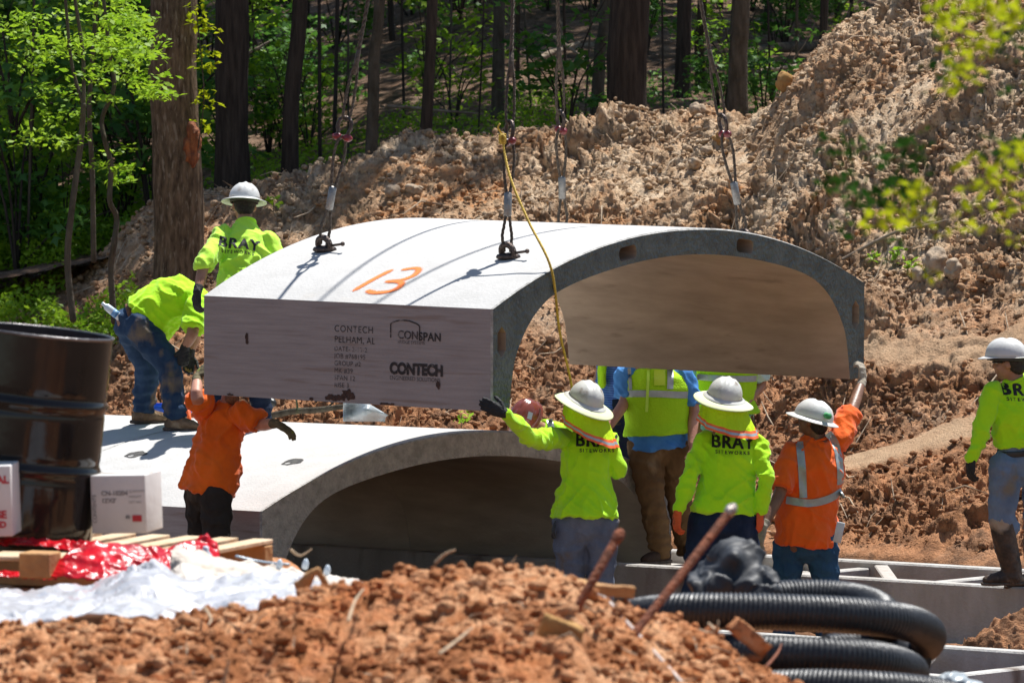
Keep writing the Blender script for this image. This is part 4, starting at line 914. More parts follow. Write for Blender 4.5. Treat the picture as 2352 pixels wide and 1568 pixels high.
rope(bm, smooth_path([S0 + Vector((0, 0, .03)), S0 + Vector((-.03, -.02, .07)), S0 + Vector((-.015, -.02, .10))], 4), .007, pitch=.06); bm_obj('knot', bm, M['yrope'], root)
# ---------------------------------------------------------------- people
M['skin'] = mat('sun_tanned_skin', (.42, .22, .135), (.34, .16, .09), 12, .5, .15, 80, spec=.4)
M['skinp'] = mat('flushed_pale_skin', (.56, .29, .20), (.46, .21, .14), 12, .5, .15, 80, spec=.4)
M['skind'] = mat('brown_skin', (.24, .12, .07), (.17, .08, .045), 12, .45, .15, 80, spec=.45)
M['lime'] = mat('hi_vis_lime_cloth', (.50, .90, .012), (.40, .80, .010), 3, .85, 1.0, 9, c3=(.40, .56, .05), c3lo=.66, c3scale=3, spec=.2, sheen=.2)
M['limep'] = mat('washed_lime_cloth', (.56, .95, .08), (.50, .88, .05), 3, .85, .9, 9, spec=.2, sheen=.2)
M['limev'] = mat('lime_vest_mesh', (.46, .80, .02), (.38, .70, .015), 3, .8, .5, 90, spec=.2)
M['veil'] = mat('lime_neck_shade_mesh', (.56, .80, .02), (.48, .70, .015), 5, .85, .4, 60, spec=.15)
M['brimc'] = mat('pale_lime_brim', (.80, .86, .50), (.74, .80, .42), 5, .7, .1, 60)
M['orange'] = mat('hi_vis_orange_cloth', (.95, .145, .012), (.86, .115, .010), 3, .85, 1.0, 9, spec=.2, sheen=.2)
M['orange2'] = mat('faded_orange_cloth', (.90, .17, .012), (.72, .11, .008), 3, .85, 1.0, 9, c3=(.95, .32, .05), c3lo=.66, c3scale=3, spec=.2, sheen=.2)
M['band'] = mat('silver_reflective_tape', (.42, .46, .46), (.34, .38, .38), 20, .4, .1, 60, metal=.2)
M['bando'] = mat('orange_reflective_trim', (.95, .16, .03), (.85, .12, .02), 20, .6, .1, 60)
def denim(n, a, b, c): return mat(n, a, b, 5, .92, .55, 26, stretch=(1, 1, .6), c3=c, c3lo=.57, c3scale=4.5, spec=.2, lo=.3, hi=.7)
M['jeanm'] = denim('muddy_blue_denim', (.04, .08, .15), (.014, .03, .065), (.17, .13, .09))
M['jeang'] = denim('faded_grey_denim', (.17, .19, .24), (.08, .09, .12), (.15, .115, .085))
M['jeann'] = denim('dark_navy_denim', (.016, .028, .062), (.008, .014, .03), (.03, .04, .07))
M['jeanb'] = denim('mid_blue_denim', (.045, .12, .22), (.02, .06, .12), (.03, .07, .13))
M['jeanl'] = denim('light_blue_denim', (.20, .27, .38), (.11, .15, .22), (.19, .17, .14))
M['khaki'] = denim('brown_work_canvas', (.20, .115, .05), (.12, .065, .028), (.26, .17, .09))
M['charc'] = denim('dusty_charcoal_canvas', (.045, .038, .032), (.022, .019, .017), (.09, .07, .05))
M['navy'] = denim('navy_work_cloth', (.014, .02, .045), (.008, .012, .026), (.02, .03, .05))
M['blueshirt'] = mat('light_blue_shirt', (.09, .29, .66), (.06, .21, .52), 4, .85, .5, 14, spec=.2)
M['mint'] = mat('pale_mint_shirt', (.50, .66, .60), (.16, .36, .34), 9, .85, .3, 20, stretch=(.2, .2, 4), lo=.48, hi=.52, detail=0)
def stripes(name, a, b, s):
    m = mat(name, a, b, 5, .85, .3, 20); t = m.node_tree; N = t.nodes; L = t.links; w_ = N.new('ShaderNodeTexWave'); w_.bands_direction = 'Z'; w_.inputs['Scale'].default_value = s; w_.inputs['Distortion'].default_value = .5
    tc = N.new('ShaderNodeTexCoord'); L.new(tc.outputs['Object'], w_.inputs[0]); r = N.new('ShaderNodeValToRGB'); r.color_ramp.elements[0].color = (*a, 1); r.color_ramp.elements[1].color = (*b, 1)
    L.new(w_.outputs[0], r.inputs[0]); L.new(r.outputs[0], N['Principled BSDF'].inputs['Base Color']); return m
M['bluestr'] = stripes('blue_striped_shirt', (.02, .06, .28), (.10, .20, .55), 18)
M['boot'] = mat('muddy_tan_boot', (.28, .19, .12), (.12, .075, .045), 14, .95, .8, 40, c3=(.36, .27, .18), c3lo=.6, c3scale=8, spec=.15)
M['bootd'] = mat('dark_brown_boot', (.075, .045, .028), (.04, .024, .016), 14, .8, .6, 40, c3=(.2, .13, .08), c3lo=.62, c3scale=8, spec=.3)
M['rubber'] = mat('muddy_rubber_boot', (.12, .075, .05), (.03, .025, .022), 9, .55, .5, 40, c3=(.36, .29, .22), c3lo=.52, c3scale=4, spec=.4)
M['sole'] = mat('mud_caked_sole', (.16, .12, .09), (.06, .045, .035), 20, .95, .6, 40)
M['gblack'] = mat('black_work_glove', (.022, .022, .022), (.012, .012, .012), 20, .7, .5, 60, spec=.4)
M['ggrey'] = mat('dusty_tan_glove', (.42, .37, .30), (.28, .24, .19), 14, .95, .6, 40, spec=.15)
M['golive'] = mat('soiled_olive_glove', (.20, .17, .10), (.09, .08, .05), 14, .9, .6, 40, c3=(.42, .60, .03), c3lo=.62, c3scale=9, spec=.15)
M['gorange'] = mat('black_palmed_orange_glove', (.75, .12, .03), (.60, .09, .02), 14, .8, .5, 40, c3=(.03, .03, .03), c3lo=.54, c3scale=9)
M['hatw'] = mat('scuffed_white_hard_hat', (.70, .70, .67), (.62, .61, .58), 6, .35, .08, 60, c3=(.42, .36, .29), c3lo=.66, c3scale=9, spec=.5)
M['hatg'] = mat('grey_white_hard_hat', (.62, .62, .57), (.54, .53, .48), 6, .4, .08, 60, c3=(.30, .24, .18), c3lo=.60, c3scale=10, spec=.5)
M['hatb'] = mat('glossy_brown_hard_hat', (.24, .055, .03), (.17, .035, .02), 6, .22, .1, 60, coat=.6)
M['hatu'] = mat('pale_green_brim_underside', (.50, .56, .42), (.44, .50, .36), 6, .5)
M['hair'] = mat('dark_hair', (.018, .013, .010), (.03, .02, .014), 30, .6, .8, 90, stretch=(1, 1, .3))
M['leather'] = mat('brown_leather_belt', (.20, .075, .03), (.11, .04, .02), 12, .6, .4, 60)
M['blk'] = mat('black_printed_ink', (.014, .014, .014), (.02, .02, .02), 30, .75, .1, 60)
M['blkplastic'] = mat('black_plastic', (.02, .02, .02), (.03, .03, .03), 20, .4, .2, 60)
M['white'] = mat('white_paper', (.72, .73, .75), (.60, .62, .65), 9, .7, .3, 30)
M['sticker'] = mat('green_round_sticker', (.03, .30, .08), (.10, .45, .18), 60, .5)
M['eye'] = mat('eye_white', (.7, .68, .65), (.6, .58, .55), 20, .2)
def V3(*a): return Vector(a)
def frame(up, front):
    """matrix with local x = right, y = front, z = up"""
    u = Vector(up).normalized(); f = Vector(front); f = (f - u * f.dot(u)).normalized(); r = f.cross(u)
    return Matrix((r, f, u)).transposed()
def head_into(bm, c, R, k=1.0):
    """skull, jaw, nose, ears, brow, lips in the head's own frame R"""
    P = lambda x, y, z: c + R @ V3(x * k, y * k, z * k)
    add_ball(bm, P(0, -.012, .025), (.075 * k, .095 * k, .10 * k), R)
    add_ball(bm, P(0, .022, -.035), (.060 * k, .070 * k, .075 * k), R)
    add_ball(bm, P(0, .055, -.085), (.030 * k, .028 * k, .022 * k), R, 2)
    add_ball(bm, P(0, .098, -.018), (.014 * k, .022 * k, .024 * k), R, 2)
    loft(bm, [P(0, .086, .02), P(0, .108, -.022)], [.009 * k, .013 * k], n=8)
    add_ball(bm, P(0, .080, .032), (.055 * k, .016 * k, .012 * k), R, 2)
    for s in (-1, 1):
        add_ball(bm, P(.078 * s, -.005, -.008), (.011 * k, .020 * k, .033 * k), R, 2)
        add_ball(bm, P(.040 * s, .066, -.028), (.022 * k, .02 * k, .02 * k), R, 2)
    add_ball(bm, P(0, .086, -.058), (.026 * k, .014 * k, .011 * k), R, 2)
def hand_into(bm, wr, d, n, th, curl=.5, k=1.0, g=0.0, spread=.12):
    """palm, four bent fingers and a thumb. d: wrist-to-fingers, n: out of the back of the hand, th: thumb side (+1/-1 along d x n)"""
    d = Vector(d).normalized(); n = Vector(n); n = (n - d * n.dot(d)).normalized(); s = d.cross(n) * th
    loft(bm, [wr - d * .02 * k, wr + d * .02 * k, wr + d * .055 * k, wr + d * .088 * k], [(.027 + g) * k, (.036 + g) * k, (.042 + g) * k, (.039 + g) * k], [(.019 + g) * k, (.017 + g) * k, (.015 + g) * k, (.012 + g) * k], side=s, n=14)
    for i, (off, L) in enumerate(((.029, .070), (.0095, .079), (-.0105, .073), (-.029, .058))):
        p = wr + d * (.086 - abs(off) * .18) * k + s * off * k; dd = (d + s * (off * 6 * spread)).normalized(); pts = [p - dd * .012 * k]; q = p; ang = 0
        pts.append(q)
        for j, f in enumerate((.45, .32, .23)):
            ang += curl * (.75 if j == 0 else .95) * (1 + .12 * i)
            v = dd * math.cos(ang) - n * math.sin(ang); q = q + v * L * f * k; pts.append(q)
        r = (.0088 + g) * k; loft(bm, pts, [r, r, r * .98, r * .92, r * .8], n=10)
    p = wr + d * .022 * k + s * .026 * k; t = (d * .62 + s * .72 - n * .25).normalized(); t2 = (d * .85 + s * .35 - n * .4 * (1 + curl)).normalized()
    r = (.0105 + g) * k; loft(bm, [p - t * .01, p + t * .034 * k, p + t * .034 * k + t2 * .03 * k, p + t * .034 * k + t2 * .054 * k], [r * 1.2, r * 1.05, r, r * .8], n=10)
def hard_hat(c, R, mt, root, brim=.05, k=1.0, full=True, under=None, tip=0, name='hard_hat', band=True):
    """c: centre of the brim plane"""
    n = 48; V = []; Fc = []; P = lambda x, y, z: c + R @ V3(x * k, y * k, z * k)
    prof = [(t, math.cos(t), math.sin(t)) for t in np.linspace(math.pi / 2, 0, 13)]
    rings = []
    for t, cr, sz in prof:
        rings.append([(.112 * cr ** .85, .142 * cr ** .85, .118 * sz + .012)] )
    def ringpt(rx, ry, z, a, ridge=True):
        x, y = rx * math.cos(a), ry * math.sin(a)
        rz = .008 * math.exp(-(x / .012) ** 2) * (rx > .012) * min(1, z / .04) if ridge else 0
        g = .004 * (math.exp(-((abs(x) - .045) / .009) ** 2)) * min(1, z / .06) if ridge else 0
        return P(x, y, z + rz + g)
    for r in rings[1:]:
        for i in range(n): V.append(ringpt(*r[0], 2 * math.pi * i / n))
    m = len(rings) - 1
    bw = [(0, 0), (.012, -.004), (brim * .6, -.010), (brim * .95, -.017), (brim, -.021), (brim * .95, -.024), (brim * .5, -.017), (-.004, -.008)]
    for w_, z in bw:
        for i in range(n):
            a = 2 * math.pi * i / n; ff = 1 if full else (.18 + .82 * max(0, math.sin(a)) ** 1.5); f2 = w_ * ff * (1 + .25 * max(0, math.sin(a)))
            V.append(P((.112 + f2) * math.cos(a), (.142 + f2) * math.sin(a), .012 + z * (ff if w_ > 0 else 1)))
    inner = [(.106, .136, .02), (.095, .122, .06), (.06, .08, .10), (.01, .01, .118)]
    for rx, ry, z in inner:
        for i in range(n): V.append(P(rx * math.cos(2 * math.pi * i / n), ry * math.sin(2 * math.pi * i / n), z))
    tot = m + len(bw) + len(inner)
    for j in range(tot - 1):
        for i in range(n): Fc.append((j * n + i, j * n + (i + 1) % n, (j + 1) * n + (i + 1) % n, (j + 1) * n + i))
    V.append(P(0, 0, .13)); top = len(V) - 1
    for i in range(n): Fc.append((top, (i + 1) % n, i))
    mi = [1 if m + 4 <= f[0] // n < tot - 1 and len(f) == 4 else 0 for f in Fc]
    V = [tuple(v) for v in V]
    o = mesh_obj(name, V, Fc, mt, root, mats=[mt, under or mt], mi=mi)
    if band:
        bm = bmesh.new(); pts = [P(.1 * math.cos(a), .128 * math.sin(a), -.005) for a in np.linspace(0, 2 * math.pi, 25)]
        loft(bm, pts + [pts[1]], .003 * k, .012 * k, side=R @ V3(1, 0, 0), n=6, roundcap=False); bm_obj('headband', bm, M['blkplastic'], o)
    return o
def boot(name, ank, toe, mt, root, h=.16, k=1.0, floor=None, shaft=.052, knee=None):
    ks = max(1, shaft / .062)
    """ank: ankle joint, toe: tip of the foot on the ground"""
    f = Vector((toe.x - ank.x, toe.y - ank.y, 0)); f = f.normalized() if f.length > .02 else Vector((0, 1, 0)); g = toe.z if floor is None else floor
    b = Vector((ank.x, ank.y, g)); s = Vector((0, 0, 1)).cross(f); bm = bmesh.new()
    loft(bm, [b + V3(0, 0, .045) - f * .065, b + V3(0, 0, .052), b + V3(0, 0, .052) + f * .07, b + V3(0, 0, .045) + f * .13, b + V3(0, 0, .036) + f * .175], [.036, .041, .045, .048, .036], [.040, .048, .046, .036, .026], side=s, n=14)
    leg = lambda z: (b + V3(0, 0, z) - f * .012) if knee is None else ank + (knee - ank) * ((z + g - ank.z) / (knee.z - ank.z))
    loft(bm, [b + V3(0, 0, .05) - f * .01, b + V3(0, 0, .10) - f * .008, leg(.10 + (h - .1) * .45), leg(h)], [.05 * ks, .049 * ks, shaft * (.95 if h > .2 else 1), shaft], n=16)
    o = fuse(name, bm, mt, root, .009, 3, .004, 26, ank.x * 9)
    bm = bmesh.new()
    loft(bm, [b + V3(0, 0, .012) - f * .095, b + V3(0, 0, .012) - f * .05, b + V3(0, 0, .012) + f * .05, b + V3(0, 0, .012) + f * .13, b + V3(0, 0, .014) + f * .20], [.033, .043, .040, .052, .030], [.014, .015, .014, .015, .013], side=s, n=14)
    fuse('sole', bm, M['sole'], o, .008, 1)
    return o
def limb(bm, a, b, c, r, side=None, sub=3, rb=None, n=14):
    P = [a, a.lerp(b, .5), b, b.lerp(c, .5), c]
    loft(bm, smooth_path(P, sub), list(np.interp(np.linspace(0, 1, 4 * sub + 1), np.linspace(0, 1, len(r)), r)), None if rb is None else list(np.interp(np.linspace(0, 1, 4 * sub + 1), np.linspace(0, 1, len(rb)), rb)), side=side, n=n)
def torso_rings(p, extra=0.0, k=1.0, lo=0):
    """path and radii from pelvis to neck"""
    side = (p['sR'] - p['sL']).normalized(); hipc = (p['hL'] + p['hR']) / 2; shc = (p['sL'] + p['sR']) / 2; nk = p['neck']
    up = (shc - hipc)
    W_ = (p['sR'] - p['sL']).length
    belly = p.get('belly', 0); fr = p['front']
    hump = p.get('hump', 0); pts = [hipc - up * .10, hipc + up * .06, hipc + up * .30 + fr * (belly * .6 - hump * .8), hipc + up * .52 + fr * (belly * .35 - hump), hipc + up * .78 - fr * hump * .7, hipc + up * .95, shc.lerp(nk, .55), nk]
    ra = [.148, .156, .150 + belly * .3, .160, .172, .150, .085, .058]; rb = [.105, .118, .108 + belly * .5, .112 + belly * .3, .118, .090, .066, .056]
    f = W_ / .36
    ra = [(a * (f if i < 6 else 1) + (extra if i < 6 else extra * .5)) * k for i, a in enumerate(ra)]; rb = [(b + (extra if i < 6 else extra * .5)) * k for i, b in enumerate(rb)]
    hs = (p['hR'] - p['hL']).normalized()
    return pts, ra, rb, side
def make_person(label, p, shirt, pants, skin, shoes, gloves, shirt_hem=-.12, sleeve='long', seed=1, group='workers in high-visibility shirts', wr=.011, loose=.022, cuff=None, hem_flare=.012, boots_h=.16, head=True, pants_loose=.018, tuck=False):
    root = empty('person', V3((p['aL'].x + p['aR'].x) / 2, (p['aL'].y + p['aR'].y) / 2, min(p['tL'].z, p['tR'].z))); tag(root, label, 'person', group)
    hipc = (p['hL'] + p['hR']) / 2; shc = (p['sL'] + p['sR']) / 2; side = (p['sR'] - p['sL']).normalized()
    # continuous body
    bm = bmesh.new(); pts, ra, rb, sv = torso_rings(p); loft(bm, pts, ra, rb, sv, n=20)
    loft(bm, [p['neck'] - (p['head'] - p['neck']).normalized() * .03, p['neck'].lerp(p['head'], .6)], [.056, .052], n=14)
    R = frame(p['hup'], p['hfront']); head_into(bm, p['head'], R)
    for q in 'LR':
        limb(bm, p['s' + q], p['e' + q], p['w' + q], [.052, .049, .043, .040, .027]); add_ball(bm, p['s' + q], (.058, .058, .058))
        d, n_, th, cu = p['g' + q]; hand_into(bm, p['w' + q], d, n_, th, cu, g=-.001)
        limb(bm, p['h' + q], p['k' + q], p['a' + q], [.085, .078, .058, .052, .038])
        f = p['t' + q] - p['a' + q]; f.z = 0; f = f.normalized() if f.length > .01 else V3(0, 1, 0); g = p['a' + q].copy(); g.z = p['t' + q].z + .045
        loft(bm, [p['a' + q], g - f * .02, g + f * .08, g + f * .14], [.036, .036, .036, .026], n=12)
    fuse('body', bm, skin, root, .0105, 3)
    # eyes and hair
    bm = bmesh.new()
    for s in (-1, 1): add_ball(bm, p['head'] + R @ V3(.032 * s, .078, .008), .0125, sub=2)
    bm_obj('eyes', bm, M['eye'], root)
    bm = bmesh.new(); add_ball(bm, p['head'] + R @ V3(0, -.022, .035), (.083, .094, .105), R, 3); add_ball(bm, p['head'] + R @ V3(0, -.06, -.03), (.062, .05, .05), R, 3)
    fuse('hair', bm, M['hair'], root, .009, 2, .004, 40, 3)
    # trousers
    bm = bmesh.new(); hs = (p['hR'] - p['hL']).normalized(); upv = (shc - hipc).normalized(); ex = pants_loose
    loft(bm, [hipc - V3(0, 0, .07), hipc - V3(0, 0, .01), hipc + upv * .07, hipc + upv * .14], [.145 + ex, .158 + ex, .155 + ex, .147 + ex], [.105 + ex, .120 + ex, .115 + ex, .104 + ex], hs, n=20)
    for q in 'LR':
        a = p['a' + q] + V3(0, 0, p.get('cuffz', .0)); limb(bm, p['h' + q], p['k' + q], a, [.094 + ex, .084 + ex, .062 + ex, .058 + ex, .050 + ex], sub=4, n=18)
    def bunch(v, nr):
        zl = min(p['aL'].z, p['aR'].z); kz = np.exp(-np.maximum(0, v[:, 2] - zl) / .16)
        d = .010 * np.sin(v[:, 2] * 95 + 3 * noise3(v * 9)) * kz + .004 * np.sin(v[:, 2] * 60 + 6 * noise3(v * 5))
        return v + nr * d[:, None]
    tr = fuse('trousers', bm, pants, root, .0105, 3, .009, 7.5, seed, (1, 1, .8), fn=bunch)
    # shirt
    def creases(v, nr):
        # pulls running from the armpits and the waist
        q = v * np.array([5, 5, 11]) + seed; q[:, 2] += v[:, 0] * 9
        w_ = np.clip(1 - np.abs(noise3(q + noise3(v * 3)[:, None])) * 3.5, 0, 1) ** 1.5
        return v + nr * (.011 * w_ - .003)[:, None]
    if shirt is not None:
        bm = bmesh.new(); pts, ra, rb, sv = torso_rings(p, loose); up = shc - hipc
        hem = pts[0] + (pts[1] - pts[0]).normalized() * (shirt_hem + .12)
        pp = [hem] + pts[1:]; ra = [ra[0] + hem_flare] + ra[1:]; rb = [rb[0] + hem_flare] + rb[1:]
        if (hem - pts[1]).dot(up) > -.01: pp = [hem] + pts[2:]; ra = [ra[1]] + ra[2:]; rb = [rb[1]] + rb[2:]
        hr, hb = .158 + ex + .020 + hem_flare, .120 + ex + .020 + hem_flare
        ra[0] = max(ra[0], hr); rb[0] = max(rb[0], hb)
        if (pp[1] - pts[1]).length < 1e-6: ra[1] = max(ra[1], .158 + ex + .020); rb[1] = max(rb[1], .120 + ex + .020)
        j_ = 2 if (pp[1] - pts[1]).length < 1e-6 else 1; ra[j_] = max(ra[j_], .150 + ex + .022); rb[j_] = max(rb[j_], .104 + ex + .022)
        loft(bm, pp, ra, rb, sv, n=26, roundcap=False)
        for q in 'LR':
            s, e, w_ = p['s' + q], p['e' + q], p['w' + q]; inn_ = s + (shc - s) * .25
            sl_ = sleeve if isinstance(sleeve, str) else sleeve[q]
            if sl_ == 'long':
                add_ball(bm, s, (.069, .069, .066)); limb(bm, s, e, w_ + (e - w_) * .05, [.068, .061, .053, .048, .038], sub=4, n=16)
            elif sl_ == 'push':
                add_ball(bm, s, (.074, .074, .07)); c = e + (w_ - e) * .12; loft(bm, smooth_path([s, s.lerp(e, .5), e, c], 4), list(np.linspace(.076, .066, 13)), n=16, roundcap=False)
            else:
                add_ball(bm, s, (.074, .074, .07)); c = s.lerp(e, .86); loft(bm, smooth_path([s, s.lerp(e, .4), c], 4), list(np.linspace(.078, .080, 9)), n=16, roundcap=False)
        sh = fuse('shirt', bm, shirt, root, .0105, 2, wr * 1.35, 6.5, seed, (1, 1, .75), fn=creases)
        bm = bmesh.new(); T = (p['head'] - p['neck']).normalized(); c = p['neck'] - T * .012; rr_ = .066; A = side - T * side.dot(T); A.normalize(); B = T.cross(A)
        ps = [c + A * math.cos(t) * rr_ * 1.05 + B * math.sin(t) * rr_ for t in np.linspace(0, 2 * math.pi, 22)]; loft(bm, ps + [ps[1]], .010, n=8, roundcap=False); bm_obj('collar', bm, shirt, sh)
    else: sh = None
    for q in 'LR':
        if shoes is not None: boot('boot', p['a' + q], p['t' + q], shoes, root, boots_h, knee=p['k' + q])
        if gloves is not None and gloves.get(q) is not None:
            bm = bmesh.new(); d, n_, th, cu = p['g' + q]; hand_into(bm, p['w' + q], d, n_, th, cu, k=1.06, g=.0022)
            ax = (p['w' + q] - p['e' + q]).normalized(); loft(bm, [p['w' + q] - ax * .055, p['w' + q] + ax * .005], [.034, .031], n=14)
            fuse('glove', bm, gloves[q], root, .0048, 2, .0015, 40, seed)
    return root, sh, tr, R
def base_pose(D, zf=None, **kw):
    p = dict(kw); return p
def shirt_print(sh, root, c, right, upv, nrm, size=.105, rot=0, parent=None, cut=None):
    """BRAY over SITEWORKS in black, pressed on the back of the shirt"""
    t = bvh_of(sh); right = Vector(right).normalized(); upv = Vector(upv); upv = (upv - right * upv.dot(right)).normalized(); n_ = right.cross(upv).normalized()
    if n_.dot(Vector(nrm)) < 0: n_ = -n_
    cut = cut or (lambda x, y: True)
    def place(x, y):
        o = c + right * x + upv * y; h = t.ray_cast(o + n_ * .35, -n_, .7)
        return None if h[0] is None else h[0] + n_ * .0035
    g_, (x0, x1, y0, y1) = text_inside('BRAY', size, 0, 1.12); dl = size * .032; f = lambda x, y: any(g_(x + a * dl, y + b * dl * .6) for a in (-1, -.4, .4, 1) for b in (-1, 0, 1)); x0 -= dl; x1 += dl; y0 -= dl; y1 += dl
    # the counter of the B is a small light shovel, as on the shirts
    sx = x0 + size * .30
    shov = lambda x, y: ((x - sx) / .010) ** 2 + ((y + size * .13) / .013) ** 2 < 1 or (abs(x - sx) < .0035 and -size * .1 < y < size * .18) or (abs(x - sx) < .009 and abs(y - size * .19) < .0045)
    fill = lambda x, y: abs(x - sx) < size * .15 and abs(y - (y0 + y1) / 2) < size * .26
    stencil('printed_lettering', lambda x, y: f(x, y) and cut(x, y), x0, x1, y0, y1, .0032, place, M['blk'], sh)
    f2, b = text_inside('SITEWORKS', size * .29, .0006, 1.45)
    stencil('printed_lettering', lambda x, y: f2(x, y - (y0 - size * .24)) and cut(x, y), b[0], b[1], b[2] + y0 - size * .24, b[3] + y0 - size * .24, .0022, place, M['blk'], sh)
def tape_on(sh, pts, half, nrm, mt, name='reflective_tape', off=.006, rayd=.4):
    """strip of tape laid over the cloth along world points pts"""
    t = bvh_of(sh); p = smooth_path(pts, 10); V = []; Fc = []; n_ = Vector(nrm).normalized(); m = 4
    for i, q in enumerate(p):
        tg = (p[min(i + 1, len(p) - 1)] - p[max(i - 1, 0)]).normalized(); s = n_.cross(tg).normalized()
        for j in range(m):
            o = q + s * half * (j / (m - 1) * 2 - 1); h = t.ray_cast(o + n_ * rayd, -n_, rayd * 2)
            V.append(tuple((h[0] if h[0] is not None else o) + n_ * off))
    for i in range(len(p) - 1):
        for j in range(m - 1): Fc.append((i * m + j, i * m + j + 1, (i + 1) * m + j + 1, (i + 1) * m + j))
    return mesh_obj(name, V, Fc, mt, sh)
def neck_shade(c, R, root, hat, yaw0, span, drop, flare, tip, lean, seed):
    """wide soft brim over the hard hat and a curtain of mesh cloth with a reflective hem"""
    n = 56; V = []; Fc = []; P = lambda x, y, z: c + R @ V3(x, y, z)
    prof = [(.113, .143, .006), (.135, .163, -.004), (.17, .192, -.016), (.198, .214, -.030), (.203, .219, -.036), (.197, .213, -.036), (.15, .172, -.018), (.11, .14, -.002)]
    for rx, ry, z in prof:
        for i in range(n):
            a = 2 * math.pi * i / n; wv = .006 * math.sin(a * 2 + seed) * (rx - .11) / .09
            V.append(tuple(P(rx * math.cos(a), ry * math.sin(a), z + wv)))
    for j in range(len(prof) - 1):
        for i in range(n): Fc.append((j * n + i, j * n + (i + 1) % n, (j + 1) * n + (i + 1) % n, (j + 1) * n + i))
    mesh_obj('shade_brim', V, Fc, M['brimc'], hat)
    V = []; Fc = []; mi = []; na, nh = 60, 26
    for s in (0, 1):
        for i in range(na + 1):
            a = yaw0 + span * (i / na - .5); ta = math.cos((i / na - .5) * math.pi)
            for j in range(nh + 1):
                t = j / nh; fold = (.010 * math.sin(a * 7 + seed + t * 2) + .006 * math.sin(a * 15 + 2 * seed - t)) * t
                r = .150 + (flare - .0) * t ** 1.3 + fold; q = P(r * math.cos(a) * .9, r * math.sin(a), -.012); 
                dn = V3(0, 0, -1) * drop(i / na) * t + lean * t
                q = q + dn; o = Vector((q.x - c.x, q.y - c.y, 0)).normalized() * (.0025 * s); V.append(tuple(q + o))
    m = (na + 1) * (nh + 1)
    for s in (0, 1):
        for i in range(na):
            for j in range(nh):
                a = s * m + i * (nh + 1) + j; f = (a, a + 1, a + nh + 2, a + nh + 1); Fc.append(f if s else f[::-1])
                mi.append(0 if j < nh - 6 else (2 if nh - 4 <= j < nh - 2 else 1) if j < nh - 0 else 1)
    return mesh_obj('neck_curtain', V, Fc, None, hat, mats=[M['veil'], M['bando'], M['band']], mi=mi)
def mk(D, **j):
    """joints given as (px, py) or (px, py, distance)"""
    p = {}
    for k, v in j.items():
        if k.startswith('g') or k in ('hup', 'hfront', 'front'): p[k] = Vector(v) if k[0] != 'g' else v
        elif k in ('belly', 'cuffz', 'hump'): p[k] = v
        else: p[k] = W(v[0], v[1], v[2] if len(v) > 2 else D)
    return p
DOWN = (0, .1, -1)
def belt(root, p, mt, r=.0, up=.115):
    hipc = (p['hL'] + p['hR']) / 2; shc = (p['sL'] + p['sR']) / 2; u = (shc - hipc).normalized(); s = (p['hR'] - p['hL']).normalized(); s = (s - u * s.dot(u)).normalized(); f = u.cross(s); c = hipc + u * up
    bm = bmesh.new(); pts = [c + s * math.cos(t) * (.178 + r) + f * math.sin(t) * (.132 + r) for t in np.linspace(0, 2 * math.pi, 40)]
    loft(bm, pts, .004, .019, side=s, n=8, roundcap=False); bm_obj('belt', bm, mt, root, True)

# 1. standing man on the set arch, behind the hanging one
p = mk(44.4, hL=(522, 716), hR=(590, 718), kL=(515, 862), kR=(596, 862), aL=(512, 985), aR=(600, 985), tL=(506, 1000, 44.6), tR=(604, 1000, 44.6), sL=(513, 541, 44.66), sR=(613, 553, 44.66), neck=(564, 509, 44.72), head=(561, 474, 44.8),
       eL=(470, 606, 44.35), wL=(453, 672, 44.2), eR=(652, 622, 44.6), wR=(640, 700, 44.9), gL=((-.04, 0, -1), (-.75, -.65, 0), 1, .55), gR=(DOWN, (1, 0, 0), -1, .5), hup=(.05, .20, .97), hfront=(-.15, .97, -.2), front=(.1, 1, 0))
r1, s1, t1, R = make_person('lime-shirted man in a wide white hard hat standing on the set arch', p, M['limep'], M['jeann'], M['skin'], M['bootd'], {'L': M['gblack'], 'R': M['gblack']}, sleeve='push', seed=1, wr=.012, loose=.03)
hard_hat(W(561, 468, 44.8) + V3(0, 0, .02), R, M['hatw'], r1, brim=.052, under=M['hatu'])
shirt_print(s1, r1, W(548, 546, 44.3), (s_ := (p['sR'] - p['sL'])), (0, .28, 1), (0, -1, .28), .112)

# 2. bending man
p = mk(45, hL=(297, 738, 45.15), hR=(316, 745, 44.85), kL=(338, 842, 45.15), kR=(386, 836, 44.8), aL=(330, 940, 45.25), aR=(404, 954, 44.7), tL=(388, 972, 45.25), tR=(436, 990, 44.65),
       sL=(452, 688, 45.2), sR=(450, 700, 44.85), neck=(486, 712), head=(520, 735), eL=(450, 765, 45.3), wL=(436, 815, 45.3), eR=(442, 765, 44.7), wR=(424, 800, 44.75),
       gL=((-.1, 0, -1), (0, 1, .1), 1, .6), gR=((-.1, 0, -1), (.2, -1, 0), 1, .6), hup=(.8, 0, .5), hfront=(.4, 0, -.9), front=(.1, 0, -1), belly=.10, hump=.085)
r2, s2, t2, R = make_person('man in blue muddy jeans and a lime shirt bending over on the set arch', p, M['lime'], M['jeanm'], M['skin'], M['boot'], {'L': M['gblack'], 'R': M['gblack']}, sleeve='short', seed=2, shirt_hem=-.035, wr=.012, loose=.045, hem_flare=.02, pants_loose=.026)
hard_hat(p['head'] + R @ V3(0, 0, .03), R, M['hatw'], r2)
belt(r2, p, M['leather'], .012, .0)
bm = bmesh.new(); c = W(262, 718, 44.95); ax = V3(-.75, 0, .6).normalized(); loft(bm, [c - ax * .07, c + ax * .03, c + ax * .07, c + ax * .085, c + ax * .105], [.028, .028, .026, .013, .013], n=14)
